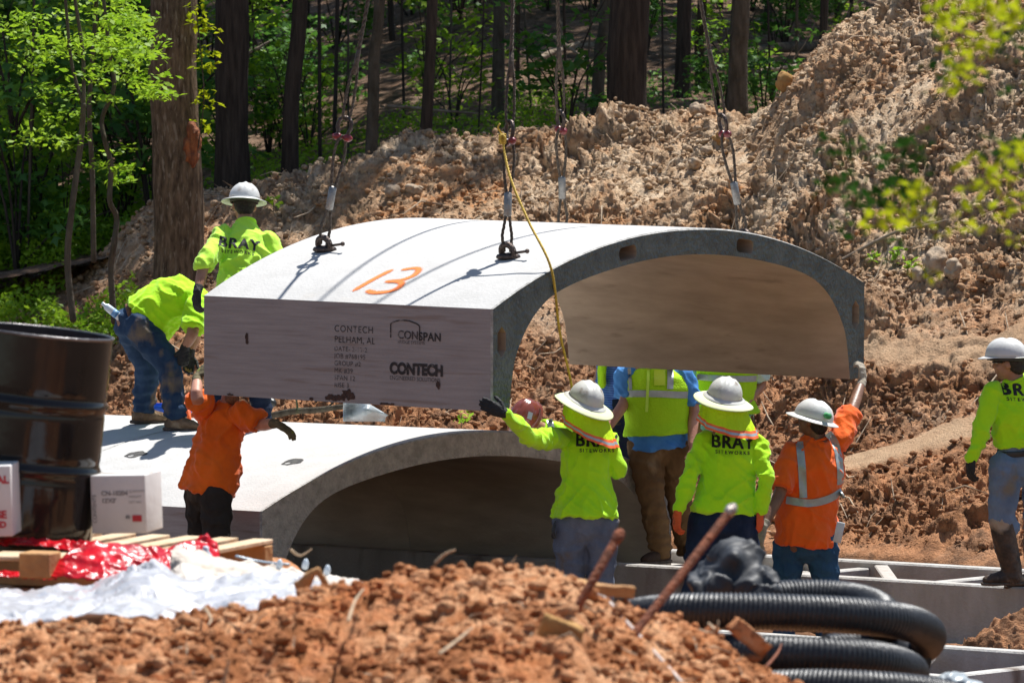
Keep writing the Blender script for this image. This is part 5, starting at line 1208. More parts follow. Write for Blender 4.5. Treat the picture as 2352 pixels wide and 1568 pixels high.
M['bottle'] = mat('clear_plastic_bottle', (.66, .74, .80), (.56, .66, .74), 20, .15, .1, 60); wb = tag(bm_obj('water_bottle', bm, M['bottle'], None, origin=tuple(c)), "clear plastic water bottle sticking out of the bending man's back pocket", 'bottle')
bm = bmesh.new(); loft(bm, [c - ax * .03, c + ax * .012], .0292, n=14, roundcap=False); M['bluelab'] = mat('blue_bottle_label', (.05, .22, .55), (.3, .5, .7), 30, .4); bm_obj('bottle_label', bm, M['bluelab'], wb)

# 3. bearded man in the faded orange shirt, head hidden by the arch
p = mk(41.9, hL=(460, 1120, 42.0), hR=(495, 1128, 41.8), kL=(462, 1240, 42.0), kR=(498, 1245, 41.8), aL=(464, 1362, 42.0), aR=(504, 1368, 41.8), tL=(444, 1402, 41.7), tR=(520, 1404, 41.7), sL=(474, 948, 42.0), sR=(553, 950, 41.8), neck=(524, 928), head=(531, 884),
       eL=(452, 912, 41.72), wL=(453, 866, 41.9), eR=(600, 975, 41.72), wR=(634, 972, 41.5), gL=((.55, .4, .75), (-.6, -.5, .5), 1, .4), gR=((.8, -.1, -.45), (.45, -.35, .8), -1, .3), hup=(.1, 0, 1), hfront=(.35, -1, -.1), front=(.3, -1, 0), belly=.05)
r3, s3, t3, R = make_person('stout man in a plain orange shirt, one arm held out, face hidden by the arch', p, M['orange2'], M['charc'], M['skinp'], M['bootd'], {'L': M['golive'], 'R': M['golive']}, sleeve='short', seed=3, shirt_hem=-.08, wr=.018, loose=.02, hem_flare=.008, group='workers in orange shirts')
hard_hat(p['head'] + R @ V3(0, 0, .035), R, M['hatw'], r3)
bm = bmesh.new(); add_ball(bm, p['head'] + R @ V3(0, .05, -.085), (.05, .04, .04), R); M['beard'] = mat('grey_ginger_beard', (.30, .16, .10), (.22, .13, .09), 40, .9, 1, 120); fuse('beard', bm, M['beard'], r3, .008, 1, .004, 40)

# 4. crouching man with the brown hard hat behind the lower arch
p = mk(46.2, hL=(1262, 1085, 46.5), hR=(1318, 1085, 46.5), kL=(1235, 1120, 45.9), kR=(1330, 1120, 45.9), aL=(1250, 1190, 46.3), aR=(1320, 1190, 46.3), tL=(1245, 1208, 46.1), tR=(1322, 1208, 46.1), sL=(1222, 1000, 46.1), sR=(1300, 992, 46.2), neck=(1240, 985, 46.1), head=(1212, 965, 46.0),
       eL=(1205, 1060, 46), wL=(1215, 1110, 45.9), eR=(1350, 985, 45.9), wR=(1390, 960, 45.8), gL=(DOWN, (-1, 0, 0), 1, .5), gR=((1, 0, .3), (0, -1, 0), 1, .4), hup=(-.32, -.72, .62), hfront=(-.5, -.5, -.75), front=(-.2, -1, 0))
r4, s4, t4, R = make_person('crouching man in a glossy brown hard hat behind the lower arch', p, M['lime'], M['jeann'], M['skin'], M['bootd'], {'L': M['gblack'], 'R': M['gblack']}, seed=4)
hard_hat(W(1206, 958, 45.95), R, M['hatb'], r4, brim=.02, k=.98)
bm = bmesh.new(); c = W(1216, 955, 45.8); st = V3(.36, -.85, .35); 
V_ = [W(1208, 946, 45.83), W(1218, 950, 45.83), W(1214, 966, 45.82), W(1204, 962, 45.82)]; vs = [bm.verts.new(Vector(v) - V3(-.02, .055, -.01)) for v in V_]; bm.faces.new(vs); bm_obj('hat_sticker', bm, M['band'], r4, False)
tape_on(s4, [W(1262, 962, 46.0), W(1268, 985, 46.0), W(1272, 1000, 46.0)], .022, (0, -1, .1), M['band'])

# 5. worker with neck shade, left arm raised to the arch
p = mk(40.5, hL=(1308, 1196), hR=(1382, 1196), kL=(1310, 1345), kR=(1380, 1342), aL=(1300, 1500), aR=(1386, 1500), tL=(1298, 1535, 40.7), tR=(1390, 1535, 40.7), sL=(1294, 1008, 40.57), sR=(1398, 1018, 40.57), neck=(1348, 988, 40.57), head=(1345, 938, 40.55),
       eL=(1222, 1006, 40.15), wL=(1158, 948, 39.86), eR=(1422, 1080, 40.55), wR=(1398, 1060, 40.8), gL=((-.95, .0, .42), (.1, -1, .1), 1, .12), gR=((-.5, .8, 0), (.5, .5, .5), 1, .5), hup=(.33, -.18, .92), hfront=(-.4, 1, 0), front=(-.1, 1, 0))
r5, s5, t5, R = make_person('worker in a lime neck shade, left arm raised against the arch corner', p, M['lime'], M['jeang'], M['skin'], M['bootd'], {'L': M['gblack'], 'R': M['gblack']}, seed=5, wr=.014, loose=.024, shirt_hem=-.05, hem_flare=.02)
h5 = hard_hat(W(1345, 921, 40.5), R, M['hatg'], r5, brim=.03)
neck_shade(W(1345, 921, 40.5), R, r5, h5, rad(-75), rad(250), lambda f: .155 + .09 * f, .065, 0, V3(.03, 0, 0), 1.0)
shirt_print(s5, r5, W(1372, 1014, 40.4), p['sR'] - p['sL'] + V3(0, 0, .02), (0, 0, 1), (0, -1, 0), .108)
bm = bmesh.new(); loft(bm, [W(1276, 1205, 40.45), W(1272, 1232, 40.45)], .018, n=10); loft(bm, smooth_path([W(1276, 1196, 40.42), W(1268, 1215, 40.4), W(1274, 1236, 40.4), W(1279, 1218, 40.4)], 4), .004, n=6); bm_obj('belt_clip', bm, M['blkplastic'], r5)

# 6. vest man facing us, head behind the arch
p = mk(44.75, hL=(1478, 1018), hR=(1548, 1018), kL=(1498, 1150, 44.6), kR=(1562, 1150, 44.8), aL=(1518, 1266, 44.55), aR=(1580, 1262, 44.85), tL=(1472, 1298, 44.4), tR=(1590, 1285, 44.6), sL=(1440, 858), sR=(1566, 858), neck=(1503, 835), head=(1503, 790),
       eL=(1436, 920, 44.7), wL=(1400, 980, 44.5), eR=(1594, 940), wR=(1588, 1022, 44.6), gL=((-.3, 0, -1), (-.8, -.5, 0), -1, .4), gR=(DOWN, (1, -.2, 0), 1, .4), hup=(0, 0, 1), hfront=(-.3, -1, 0), front=(-.1, -1, 0))
r6, s6, t6, R = make_person('man in a lime vest, blue shirt and brown trousers, head hidden by the arch', p, M['blueshirt'], M['khaki'], M['skinp'], M['bootd'], None, sleeve='short', seed=6, wr=.012, loose=.026, hem_flare=.02, shirt_hem=-.10, pants_loose=.03, group='people in lime vests behind the arch')
hard_hat(p['head'] + R @ V3(0, 0, .035), R, M['hatw'], r6)
def vest(root, p, loose, hem, seed, mt=None, cut=1.0):
    bm = bmesh.new(); pts, ra, rb, sv = torso_rings(p, loose); i = (pts[1] - pts[0]).normalized(); h = pts[0] + i * (hem + .12); ra[1] = max(ra[1], .252 if hem > -.05 else 0); rb[1] = max(rb[1], .205)
    loft(bm, [h] + pts[2:7], [ra[1]] + ra[2:5] + [ra[5] * cut, ra[6]], [rb[1]] + rb[2:7], sv, n=26, roundcap=False)
    return fuse('vest', bm, mt or M['limev'], root, .0105, 3, .007, 6, seed, (1, 1, .6))
v6 = vest(r6, p, .066, .0, 6)
tape_on(v6, [W(1425, 905, 44.6), W(1500, 903, 44.6), W(1580, 908, 44.6)], .024, (0, -1, 0), M['band'])
tape_on(v6, [W(1540, 845, 44.6), W(1540, 870, 44.6), W(1539, 893, 44.6)], .022, (0, -1, 0), M['band'], off=.009)
tape_on(v6, [W(1445, 845, 44.6), W(1447, 870, 44.6), W(1448, 895, 44.6)], .012, (0, -1, 0), M['band'], off=.009)
M['zip'] = mat('bright_lime_zip_tape', (.62, .95, .10), (.55, .85, .08), 9, .6)
tape_on(v6, [W(1490, 845, 44.6), W(1487, 900, 44.6), W(1485, 945, 44.6)], .010, (0, -1, 0), M['zip'], 'zip', off=.012)
M['pocketc'] = mat('clear_yellow_pocket', (.60, .80, .04), (.52, .72, .03), 9, .3)
tape_on(v6, [W(1515, 850, 44.6), W(1515, 884, 44.6)], .040, (0, -1, 0), M['pocketc'], 'pocket', off=.011)

# 7. man in the striped shirt behind, left of the vest man
p = mk(46.3, hL=(1408, 915, 46.4), hR=(1432, 915, 46.2), kL=(1404, 1050, 46.4), kR=(1444, 1050, 46.2), aL=(1404, 1170, 46.4), aR=(1446, 1170, 46.2), tL=(1380, 1198, 46.4), tR=(1425, 1198, 46.2), sL=(1392, 768, 46.4), sR=(1436, 768, 46.1), neck=(1412, 748), head=(1410, 706),
       eL=(1382, 845, 46.45), wL=(1366, 905, 46.4), eR=(1452, 850, 46), wR=(1440, 910, 45.8), gL=(DOWN, (-1, 0, 0), 1, .4), gR=(DOWN, (1, 0, 0), -1, .4), hup=(0, 0, 1), hfront=(-.6, -1, 0), front=(-.6, -1, 0))
r7, s7, t7, R = make_person('man in a blue striped shirt and dark trousers half hidden behind the vest man', p, M['bluestr'], M['navy'], M['skin'], M['bootd'], None, sleeve='short', seed=7, wr=.008, group='people in lime vests behind the arch')
hard_hat(p['head'] + R @ V3(0, 0, .035), R, M['hatw'], r7)
bm = bmesh.new()
for a in (1381, 1442): loft(bm, smooth_path([W(a + 6, 770, 46.15), W(a + 2, 830, 46.1), W(a + 2, 885, 46.12)], 4), .032, .05, n=12)
fuse('vest', bm, M['limev'], r7, .0105, 2, .006, 7, 7)

# 9. person with hands on hips behind the second neck shade
p = mk(45.2, hL=(1636, 968), hR=(1700, 968), kL=(1630, 1100), kR=(1708, 1100), aL=(1628, 1215), aR=(1712, 1215), tL=(1618, 1246, 45), tR=(1722, 1246, 45), sL=(1612, 806), sR=(1728, 806), neck=(1668, 785), head=(1668, 742),
       eL=(1590, 880, 45.3), wL=(1622, 930, 45.1), eR=(1748, 880, 45.3), wR=(1712, 930, 45.1), gL=((.8, 0, -.5), (-.3, -1, 0), 1, .4), gR=((-.8, 0, -.5), (.3, -1, 0), 1, .4), hup=(0, 0, 1), hfront=(-.2, -1, 0), front=(0, -1, 0))
r9, s9, t9, R = make_person('person with an elbow bent out, behind the worker in the right hand neck shade', p, M['mint'], M['khaki'], M['skin'], M['bootd'], None, sleeve='short', seed=9, wr=.009, group='people in lime vests behind the arch')
hard_hat(p['head'] + R @ V3(0, 0, .035), R, M['hatw'], r9)
v9 = vest(r9, p, .052, .0, 9)
tape_on(v9, [W(1600, 868, 45), W(1668, 870, 45), W(1740, 872, 45)], .022, (0, -1, 0), M['band'])

# 8. worker with neck shade, arms down
p = mk(41.0, hL=(1622, 1192), hR=(1702, 1188), kL=(1600, 1335), kR=(1706, 1335), aL=(1584, 1478), aR=(1712, 1480), tL=(1578, 1512, 41.2), tR=(1716, 1512, 41.2), sL=(1617, 1014, 41.07), sR=(1738, 1020, 41.07), neck=(1676, 992, 41.07), head=(1671, 940, 41.05),
       eL=(1583, 1095, 40.95), wL=(1557, 1176, 40.9), eR=(1760, 1098, 40.95), wR=(1746, 1176, 40.95), gL=((-.1, .1, -1), (-.85, -.5, 0), 1, .45), gR=((0, .1, -1), (.85, -.5, 0), -1, .45), hup=(.2, -.16, .95), hfront=(.1, 1, 0), front=(.05, 1, 0))
r8, s8, t8, R = make_person('worker in a lime neck shade with both arms hanging down', p, M['lime'], M['jeann'], M['skin'], M['bootd'], {'L': M['gorange'], 'R': M['gorange']}, seed=8, wr=.013, loose=.030, shirt_hem=-.045, hem_flare=.012, pants_loose=.024)
h8 = hard_hat(W(1664, 912, 41), R, M['hatg'], r8, brim=.03, k=1.02)
neck_shade(W(1664, 912, 41), R, r8, h8, rad(-90), rad(235), lambda f: .175 + .03 * f, .075, 0, V3(.03, 0, 0), 2.3)
shirt_print(s8, r8, W(1684, 1018, 40.9), p['sR'] - p['sL'], (0, 0, 1), (0, -1, 0), .108)

# 10. orange shirt with reflective tape, right arm raised
p = mk(42.4, hL=(1812, 1245), hR=(1888, 1242), kL=(1806, 1370), kR=(1898, 1370), aL=(1800, 1470), aR=(1902, 1472), tL=(1794, 1500, 42.6), tR=(1904, 1500, 42.6), sL=(1818, 1040, 42.35), sR=(1930, 1010, 42.5), neck=(1880, 1005), head=(1868, 966),
       eL=(1790, 1135, 42.2), wL=(1752, 1212, 42.05), eR=(1958, 938, 42.7), wR=(1980, 876, 42.95), gL=((-.28, 0, -1), (-.75, -.6, 0), 1, .3), gR=((.02, .15, 1), (.8, -.55, 0), 1, .6), hup=(.24, -.04, .96), hfront=(-.85, .5, 0), front=(-.3, 1, 0), belly=.03)
r10, s10, t10, R = make_person('man in an orange shirt with silver tape, reaching up to the arch', p, M['orange'], M['jeanb'], M['skind'], M['bootd'], {'L': M['ggrey'], 'R': M['ggrey']}, sleeve='short', seed=10, wr=.013, loose=.042, shirt_hem=-.08, hem_flare=.016, group='workers in orange shirts')
h10 = hard_hat(W(1868, 962, 42.4), R, M['hatw'], r10, brim=.045)
bm = bmesh.new(); c = W(1897, 955, 42.25); loft(bm, [c + V3(0, .06, 0), c + V3(.02, -.012, .0)], .021, n=16, roundcap=False); bm_obj('hat_sticker', bm, M['sticker'], h10)
tape_on(s10, [W(1838, 1018, 42.2), W(1843, 1080, 42.2), W(1846, 1144, 42.2)], .026, (0, -1, 0), M['band'])
tape_on(s10, [W(1807, 1150, 42.2), W(1859, 1156, 42.2), W(1900, 1150, 42.2), W(1938, 1134, 42.2)], .026, (0, -1, 0), M['band'], off=.008)
tape_on(s10, [W(1901, 994, 42.2), W(1922, 1022, 42.2), W(1932, 1068, 42.2), W(1934, 1118, 42.2)], .024, (0, -1, 0), M['band'])
bm = bmesh.new(); add_box(bm, W(1927, 1222, 42.15), .055, .012, .14, Matrix.Rotation(rad(12), 3, 'Y')); bevel(bm, .003, 1); tag(bm_obj('folded_paper', bm, M['white'], None, origin=tuple(W(1927, 1222, 42.15))), 'folded white paper in the back pocket of the man reaching up at right', 'paper')

# 11. man at the right edge in rubber boots
p = mk(41.6, hL=(2312, 1062, 41.6), hR=(2386, 1064, 41.75), kL=(2300, 1196, 41.6), kR=(2380, 1200, 41.8), aL=(2322, 1318, 41.65), aR=(2375, 1320, 41.85), tL=(2240, 1345, 41.6), tR=(2300, 1352, 41.8), sL=(2283, 902, 41.55), sR=(2398, 906, 41.7), neck=(2334, 868), head=(2318, 834),
       eL=(2256, 985, 41.5), wL=(2232, 1056, 41.45), eR=(2440, 980, 41.6), wR=(2430, 1040, 41.3), gL=((-.1, .1, -1), (-.8, -.5, 0), 1, .5), gR=(DOWN, (1, 0, 0), -1, .4), hup=(0, 0, 1), hfront=(-.95, .3, 0), front=(-.3, .95, 0), cuffz=.31)
r11, s11, t11, R = make_person('man in sunglasses and muddy rubber boots at the right edge', p, M['lime'], M['jeanl'], M['skin'], None, {'L': M['gblack'], 'R': M['gblack']}, seed=11, wr=.013, loose=.028, shirt_hem=.06, hem_flare=0, pants_loose=.02)
hard_hat(W(2311, 822, 41.6), R, M['hatw'], r11, brim=.04, full=False)
belt(r11, p, M['blkplastic'], .002, .09)
shirt_print(s11, r11, W(2358, 897, 41.5), p['sR'] - p['sL'], (0, 0, 1), (0, -1, 0), .108)
for q in 'LR':
    boot('rubber_boot', p['a' + q], p['t' + q], M['rubber'], r11, .46, shaft=.084, knee=p['k' + q])
bm = bmesh.new(); c = p['head']; loft(bm, [c + R @ V3(-.075, .03, .01), c + R @ V3(-.06, .088, .008), c + R @ V3(0, .102, .008), c + R @ V3(.06, .088, .008), c + R @ V3(.075, .03, .01)], .006, .016, side=(0, 0, 1), n=8); bm_obj('sunglasses', bm, M['blkplastic'], r11)
# blue tray and tools behind the bending man's boots
M['blue'] = mat('bright_blue_plastic', (.01, .10, .62), (.01, .08, .5), 9, .4)
def pan(name, px, py, d, w_, dpt, h, mt, label, cat):
    c = W(px, py, d); root = empty(name, c); tag(root, label, cat); bm = bmesh.new(); add_box(bm, c, w_, dpt, .012); bm_obj('base', bm, mt, root, False); bm = bmesh.new()
    for sx, sy, a, b in ((-w_ / 2, 0, .012, dpt), (w_ / 2, 0, .012, dpt), (0, -dpt / 2, w_ - .03, .012), (0, dpt / 2, w_ - .03, .012)): add_box(bm, c + V3(sx, sy, h / 2 + .007), a, b, h)
    bm_obj('rim', bm, mt, root, False); return root
pan('tool_tray', 392, 946, 45.6, .30, .25, .05, M['blue'], "bright blue plastic tray on the arch behind the bending man's boots", 'tray')
bm = bmesh.new(); loft(bm, [W(420, 925, 45.5), W(432, 945, 45.45), W(436, 968, 45.4)], [.012, .018, .014], n=10); tag(bm_obj('crowbar', bm, M['bando'], None, origin=tuple(W(432, 945, 45.45))), 'orange-handled bar leaning beside the blue tray', 'crowbar')
# torn silver flashing sheet and black drum lid behind the lower arch
M['flash'] = mat('grey_plastic_sheet', (.42, .46, .48), (.32, .36, .38), 5, .35, .5, 12, spec=.5)
V_ = []; 
for i in range(13):
    for j in range(9):
        a = i / 12; b = j / 8; x = 790 + 92 * a + (1 - b) * 8 * a; y = 925 + (968 - 925) * b + (a > .55) * (a - .55) * 60 * (1 - b)
        V_.append(tuple(W(x, y, 46.6 + .12 * math.sin(a * 9) + .10 * math.sin(a * 4 + b * 5) + .25 * b)))
Fc = [(i * 9 + j, i * 9 + j + 1, (i + 1) * 9 + j + 1, (i + 1) * 9 + j) for i in range(12) for j in range(8)]
o = mesh_obj('plastic_sheet', V_, Fc, M['flash'], None, origin=tuple(W(835, 950, 46.6))); sm_ = o.modifiers.new('s', 'SOLIDIFY'); sm_.thickness = .008; tag(o, 'crumpled grey plastic sheet standing just behind the lower arch', 'sheet')
bm = bmesh.new(); loft(bm, smooth_path([W(582, 925, 47.2), W(600, 921, 47.1), W(628, 926, 47.0)], 3), [.03, .045, .055, .06, .06, .05, .03], n=14); tag(bm_obj('water_jug', bm, M['blkplastic'], None, origin=tuple(W(605, 925, 47.1))), 'shiny black plastic container lying behind the orange-shirted man', 'container')
# ---------------------------------------------------------------- foreground things
M['drum'] = mat('glossy_black_drum_enamel', (.010, .009, .009), (.018, .015, .014), 4, .10, .10, 5, coat=.0, spec=.36)
M['drumin'] = mat('dark_drum_lining', (.055, .022, .020), (.03, .014, .013), 6, .5, .2, 20)
M['rim'] = mat('dull_steel_rim', (.20, .19, .19), (.12, .11, .11), 20, .35, .2, 50, metal=.7)
M['card'] = mat('white_cardboard', (.66, .64, .62), (.60, .58, .56), 5, .75, .15, 20)
M['redink'] = mat('red_box_print', (.50, .03, .04), (.44, .03, .04), 30, .7)
M['greyink'] = mat('grey_box_print', (.20, .19, .19), (.25, .24, .24), 30, .7)
M['timber'] = mat('pale_pallet_timber', (.66, .50, .33), (.50, .35, .20), 6, .8, .4, 30, stretch=(1, 1, 1), c3=(.35, .2, .1), c3lo=.66, c3scale=4)
M['timberd'] = mat('ochre_timber', (.50, .27, .10), (.36, .18, .07), 8, .85, .4, 30)
def glossfilm(name, c1, c2, trans, rough=.16):
    m = mat(name, c1, c2, 9, rough, .6, 22, spec=.8); b = m.node_tree.nodes['Principled BSDF']; b.inputs['Alpha'].default_value = trans; b.inputs['Coat Weight'].default_value = .5; return m
M['redfilm'] = glossfilm('red_stretch_film', (.66, .006, .016), (.34, .003, .008), .95, .24); M['redfilm'].node_tree.nodes['Principled BSDF'].inputs['Coat Weight'].default_value = .1; M['redfilm'].node_tree.nodes['Principled BSDF'].inputs['Specular IOR Level'].default_value = .45
M['poly'] = glossfilm('translucent_white_polythene', (.58, .58, .60), (.51, .51, .54), .96, .4)
M['sack'] = mat('torn_paper_sack', (.62, .57, .51), (.48, .41, .34), 5, .9, .6, 20, c3=(.36, .24, .15), c3lo=.64, c3scale=4)
M['bagblk'] = mat('black_polythene_bag', (.034, .037, .043), (.022, .024, .028), 6, .58, .5, 9, spec=.4)
M['pipe'] = mat('black_corrugated_plastic', (.012, .013, .015), (.022, .023, .026), 12, .42, .2, 40, spec=.5)
M['rust'] = mat('rusty_steel_bar', (.28, .085, .035), (.13, .045, .022), 26, .9, .9, 60)
M['pvc'] = mat('off_white_strap', (.70, .66, .62), (.58, .52, .48), 12, .5, .2, 40)
M['twig'] = mat('pale_dry_twig', (.50, .38, .25), (.30, .20, .12), 20, .9, .5, 60)
# drum
D0 = 25.6; B0, T0 = W(47, 1243, D0), W(97, 762, D0); ax = (T0 - B0).normalized(); Rm = frame(ax, (0, 1, 0)); Lh = .865; r0 = .291
root = empty('steel_drum', B0); tag(root, 'glossy black open steel drum leaning on the pallet at the left edge', 'drum')
def lathe(bm, c, Rm, prof, n=72):
    rings = [[bm.verts.new(c + Rm @ V3(r * math.cos(2 * math.pi * i / n), r * math.sin(2 * math.pi * i / n), z)) for i in range(n)] for r, z in prof]
    for a, b in zip(rings[:-1], rings[1:]):
        for i in range(n): bm.faces.new((a[i], a[(i + 1) % n], b[(i + 1) % n], b[i]))
    return rings
hoops = [.315, .585]
prof = [(r0 - .02, .0), (r0, .004), (r0 + .004, .012), (r0 - .002, .03)]
for z in np.arange(.05, Lh - .02, .012):
    prof.append((r0 + .0105 * sum(math.exp(-((z - h) / .012) ** 2) for h in hoops) - .0035 * sum(math.exp(-((abs(z - h) - .032) / .010) ** 2) for h in hoops), z))
prof.append((r0, Lh))
bm = bmesh.new(); lathe(bm, B0, Rm, prof); o = bm_obj('drum_wall', bm, M['drum'], root)
bm = bmesh.new(); lathe(bm, B0, Rm, [(r0 - .004, Lh - .004), (r0 - .006, .3), (r0 - .008, .02), (.01, .018)]); bm_obj('drum_lining', bm, M['drumin'], root)
bm = bmesh.new(); ps = [B0 + Rm @ V3(r0 * math.cos(t), r0 * math.sin(t), Lh) for t in np.linspace(0, 2 * math.pi, 60)]; loft(bm, ps + [ps[1]], .0065, n=8, roundcap=False); bm_obj('drum_rim', bm, M['rim'], root)
# cartons
def carton(c, sx, sy, sz, yaw, label, texts, red=False):
    Rz = Matrix.Rotation(yaw, 3, 'Z') @ Matrix.Rotation(rad(-2), 3, 'Y'); root = empty('cardboard_box', c - V3(0, 0, sz / 2)); tag(root, label, 'box', 'white cardboard boxes on the pallet'); bm = bmesh.new(); add_box(bm, c, sx, sy, sz, Rz); bevel(bm, .005, 2)
    bm_obj('carton', bm, M['card'], root, False); ex, ey = Rz @ V3(1, 0, 0), Rz @ V3(0, 0, 1); o = c + Rz @ V3(0, -sy / 2 - .002, 0)
    bm = bmesh.new(); add_box(bm, c + Rz @ V3(0, 0, sz / 2 + .0008), sx * .98, .05, .0016, Rz); bm_obj('tape', bm, M['sack'], root, False)
    for (s, x, y, size, mt, rot, bold) in texts:
        a, b = (ex, ey) if not rot else (ey, -ex)
        text_flat('printed_text', s, size, o + ex * x + ey * y, a, b, mt, root, bold)
    return root, o, ex, ey
rt, o, ex, ey = carton(W(291, 1152, 25.55), .232, .24, .238, rad(-13), 'white cardboard box with small grey print and a red mark, right of the drum',
    [('CONTENTS', -.100, -.075, .022, M['greyink'], True, .0005), ('CN-10204', -.07, .045, .026, M['greyink'], False, .001), ("12'X3'", -.07, .015, .024, M['greyink'], False, .001), ('QUANTITY', .045, .052, .014, M['greyink'], False, 0), ('WEIGHT', .045, .03, .014, M['greyink'], False, 0), ('LOT NO.', .045, .008, .014, M['greyink'], False, 0), ('8', .03, -.06, .035, M['greyink'], False, .003)])
bm = bmesh.new(); q = o + ex * .078 - ey * .058 - V3(0, .001, 0); vs = [bm.verts.new(q + ex * a * .02 + ey * b * .013) for a, b in ((-1, -1), (1, -1), (1, 1), (-1, 1))]; bm.faces.new(vs); bm_obj('red_mark', bm, M['redink'], rt, False)
rt, o, ex, ey = carton(W(-30, 1146, 25.2), .235, .24, .285, rad(-4), 'white cardboard box with bold red lettering, cut off by the left edge', [('TRIAL', .0, .085, .042, M['redink'], False, .002), ('BASE', .004, -.055, .042, M['redink'], False, .002), ('RED', .03, -.095, .034, M['redink'], False, .002)])
# pallet
pc = W(190, 1285, 25.75); pc.z = 1.80; yaw = rad(-24); Rz = Matrix.Rotation(yaw, 3, 'Z'); root = empty('pallet', pc - V3(0, 0, .075)); tag(root, 'pale timber pallet under the drum and the white boxes, half covered in red film', 'pallet')
PB = lambda x, y, z: pc + Rz @ V3(x, y, z)
for i in range(8):
    bm = bmesh.new(); add_box(bm, PB(-.56 + i * .16, 0, .062), .088, 1.1, .018, Rz); bevel(bm, .003, 1); bm_obj('deck_board', bm, M['timber'], root, False)
for y in (-.5, 0, .5):
    bm = bmesh.new(); add_box(bm, PB(0, y, .0), 1.22, .075, .095, Rz); bevel(bm, .004, 1); bm_obj('stringer', bm, M['timberd'], root, False)
for i in (0, 3, 7):
    bm = bmesh.new(); add_box(bm, PB(-.56 + i * .16, 0, -.058), .09, 1.1, .016, Rz); bevel(bm, .003, 1); bm_obj('bottom_board', bm, M['timber'], root, False)
bm = bmesh.new(); add_box(bm, W(92, 1296, 24.55), .13, .12, .10, Matrix.Rotation(rad(-20), 3, 'Z')); bevel(bm, .005, 1); tag(bm_obj('timber_block', bm, M['timberd'], None, False, origin=tuple(W(92, 1296, 24.55))), 'square ochre timber block on the clay in front of the pallet', 'timber block')
bm = bmesh.new(); add_box(bm, W(80, 1278, 24.7), .34, .2, .02, Matrix.Rotation(rad(-14), 3, 'Z')); bevel(bm, .004, 1); tag(bm_obj('plank', bm, M['timber'], None, False, origin=tuple(W(80, 1278, 24.7))), 'pale short plank lying on the ochre block before the pallet', 'plank')
def drape(name, label, cat, pts, D, mt, seed, amp=.03, freq=9, nv=34, thick=.002, nu=90, ridge=.7, par=None):
    """crumpled film; pts: (px, top row, bottom row, far D, near D)"""
    V = []; xs = [p[0] for p in pts]
    for i in range(nu + 1):
        a = xs[0] + (xs[-1] - xs[0]) * i / nu; t, b, d1, d0 = [float(np.interp(a, xs, [p[k] for p in pts])) for k in (1, 2, 3, 4)]
        for j in range(nv + 1):
            f = j / nv; V.append(tuple(W(a, t + (b - t) * f, d1 + (d0 - d1) * f)))
    V = np.array(V); q = V * np.array([1, .8, 1]) * freq + seed; wv = np.stack([noise3(q * .5 + 3), noise3(q * .5 + 33), noise3(q * .5 + 63)], 1) * 2
    h = (1 - np.abs(noise3(q + wv)) * 3) * amp * ridge + (1 - np.abs(noise3(q * 2.3 + wv)) * 3) * amp * .45
    V[:, 2] += h; V[:, 1] -= h * .7; V[:, 0] += noise3(q * 1.5 + 90) * amp * .8
    Fc = [(i * (nv + 1) + j, i * (nv + 1) + j + 1, (i + 1) * (nv + 1) + j + 1, (i + 1) * (nv + 1) + j) for i in range(nu) for j in range(nv)]
    o = mesh_obj(name, V, np.array(Fc), mt, par, origin=tuple(V.mean(0))); s = o.modifiers.new('s', 'SOLIDIFY'); s.thickness = thick
    if par is None: tag(o, label, cat)
    return o
drape('stretch_film', 'shiny crumpled red stretch film hanging over the front of the pallet', 'film', [(118, 1305, 1332, 24.6, 24.5), (150, 1275, 1332, 24.6, 24.45), (200, 1244, 1336, 24.7, 24.4), (240, 1252, 1334, 24.7, 24.4), (300, 1256, 1332, 24.75, 24.5), (380, 1262, 1330, 24.8, 24.55), (440, 1248, 1326, 24.9, 24.6), (478, 1230, 1322, 24.95, 24.65), (503, 1258, 1306, 24.95, 24.75)], 0, M['redfilm'], 2, .018, 8)
drape('stretch_film', 'thin shiny strip of red film along the pallet edge below the drum', 'film', [(-30, 1232, 1252, 25.25, 25.15), (100, 1240, 1256, 25.2, 25.1), (180, 1244, 1272, 25.1, 25.0), (225, 1250, 1285, 25.0, 24.9)], 0, M['redfilm'], 5, .012, 14, nv=12)
drape('stretch_film', 'strip of red film lying on the clay under the left end of the pallet', 'film', [(-30, 1305, 1322, 25.0, 24.9), (60, 1318, 1330, 25.0, 24.9), (130, 1318, 1334, 24.9, 24.7)], 0, M['redfilm'], 8, .010, 14, nv=10)
drape('polythene_sheet', 'long crumpled white polythene sheet lying across the left foreground', 'sheet', [(-40, 1372, 1450, 24.2, 21.2), (60, 1380, 1448, 24.2, 21.2), (130, 1368, 1446, 24.2, 21.2), (215, 1366, 1440, 24.2, 21.2), (262, 1340, 1440, 24, 21.2), (300, 1316, 1440, 23.8, 21.2), (350, 1311, 1440, 23.7, 21.2), (390, 1328, 1440, 23.7, 21.2), (440, 1350, 1440, 23.7, 21.2), (520, 1340, 1440, 23.7, 21.2), (600, 1338, 1430, 23.7, 21.4), (690, 1345, 1420, 23.7, 21.6), (745, 1365, 1400, 23.6, 22)], 0, M['poly'], 11, .05, 3.6, nv=60, nu=150)
drape('paper_sack', 'torn dirty white paper sack lying behind the polythene sheet', 'sack', [(392, 1268, 1335, 24.3, 24.0), (420, 1266, 1350, 24.4, 23.6), (480, 1285, 1352, 24.5, 23.6), (560, 1296, 1360, 24.5, 23.6), (650, 1312, 1370, 24.5, 23.6), (740, 1330, 1375, 24.4, 23.4), (830, 1344, 1372, 24.2, 23.6)], 0, M['sack'], 17, .028, 7, nv=40, nu=110)
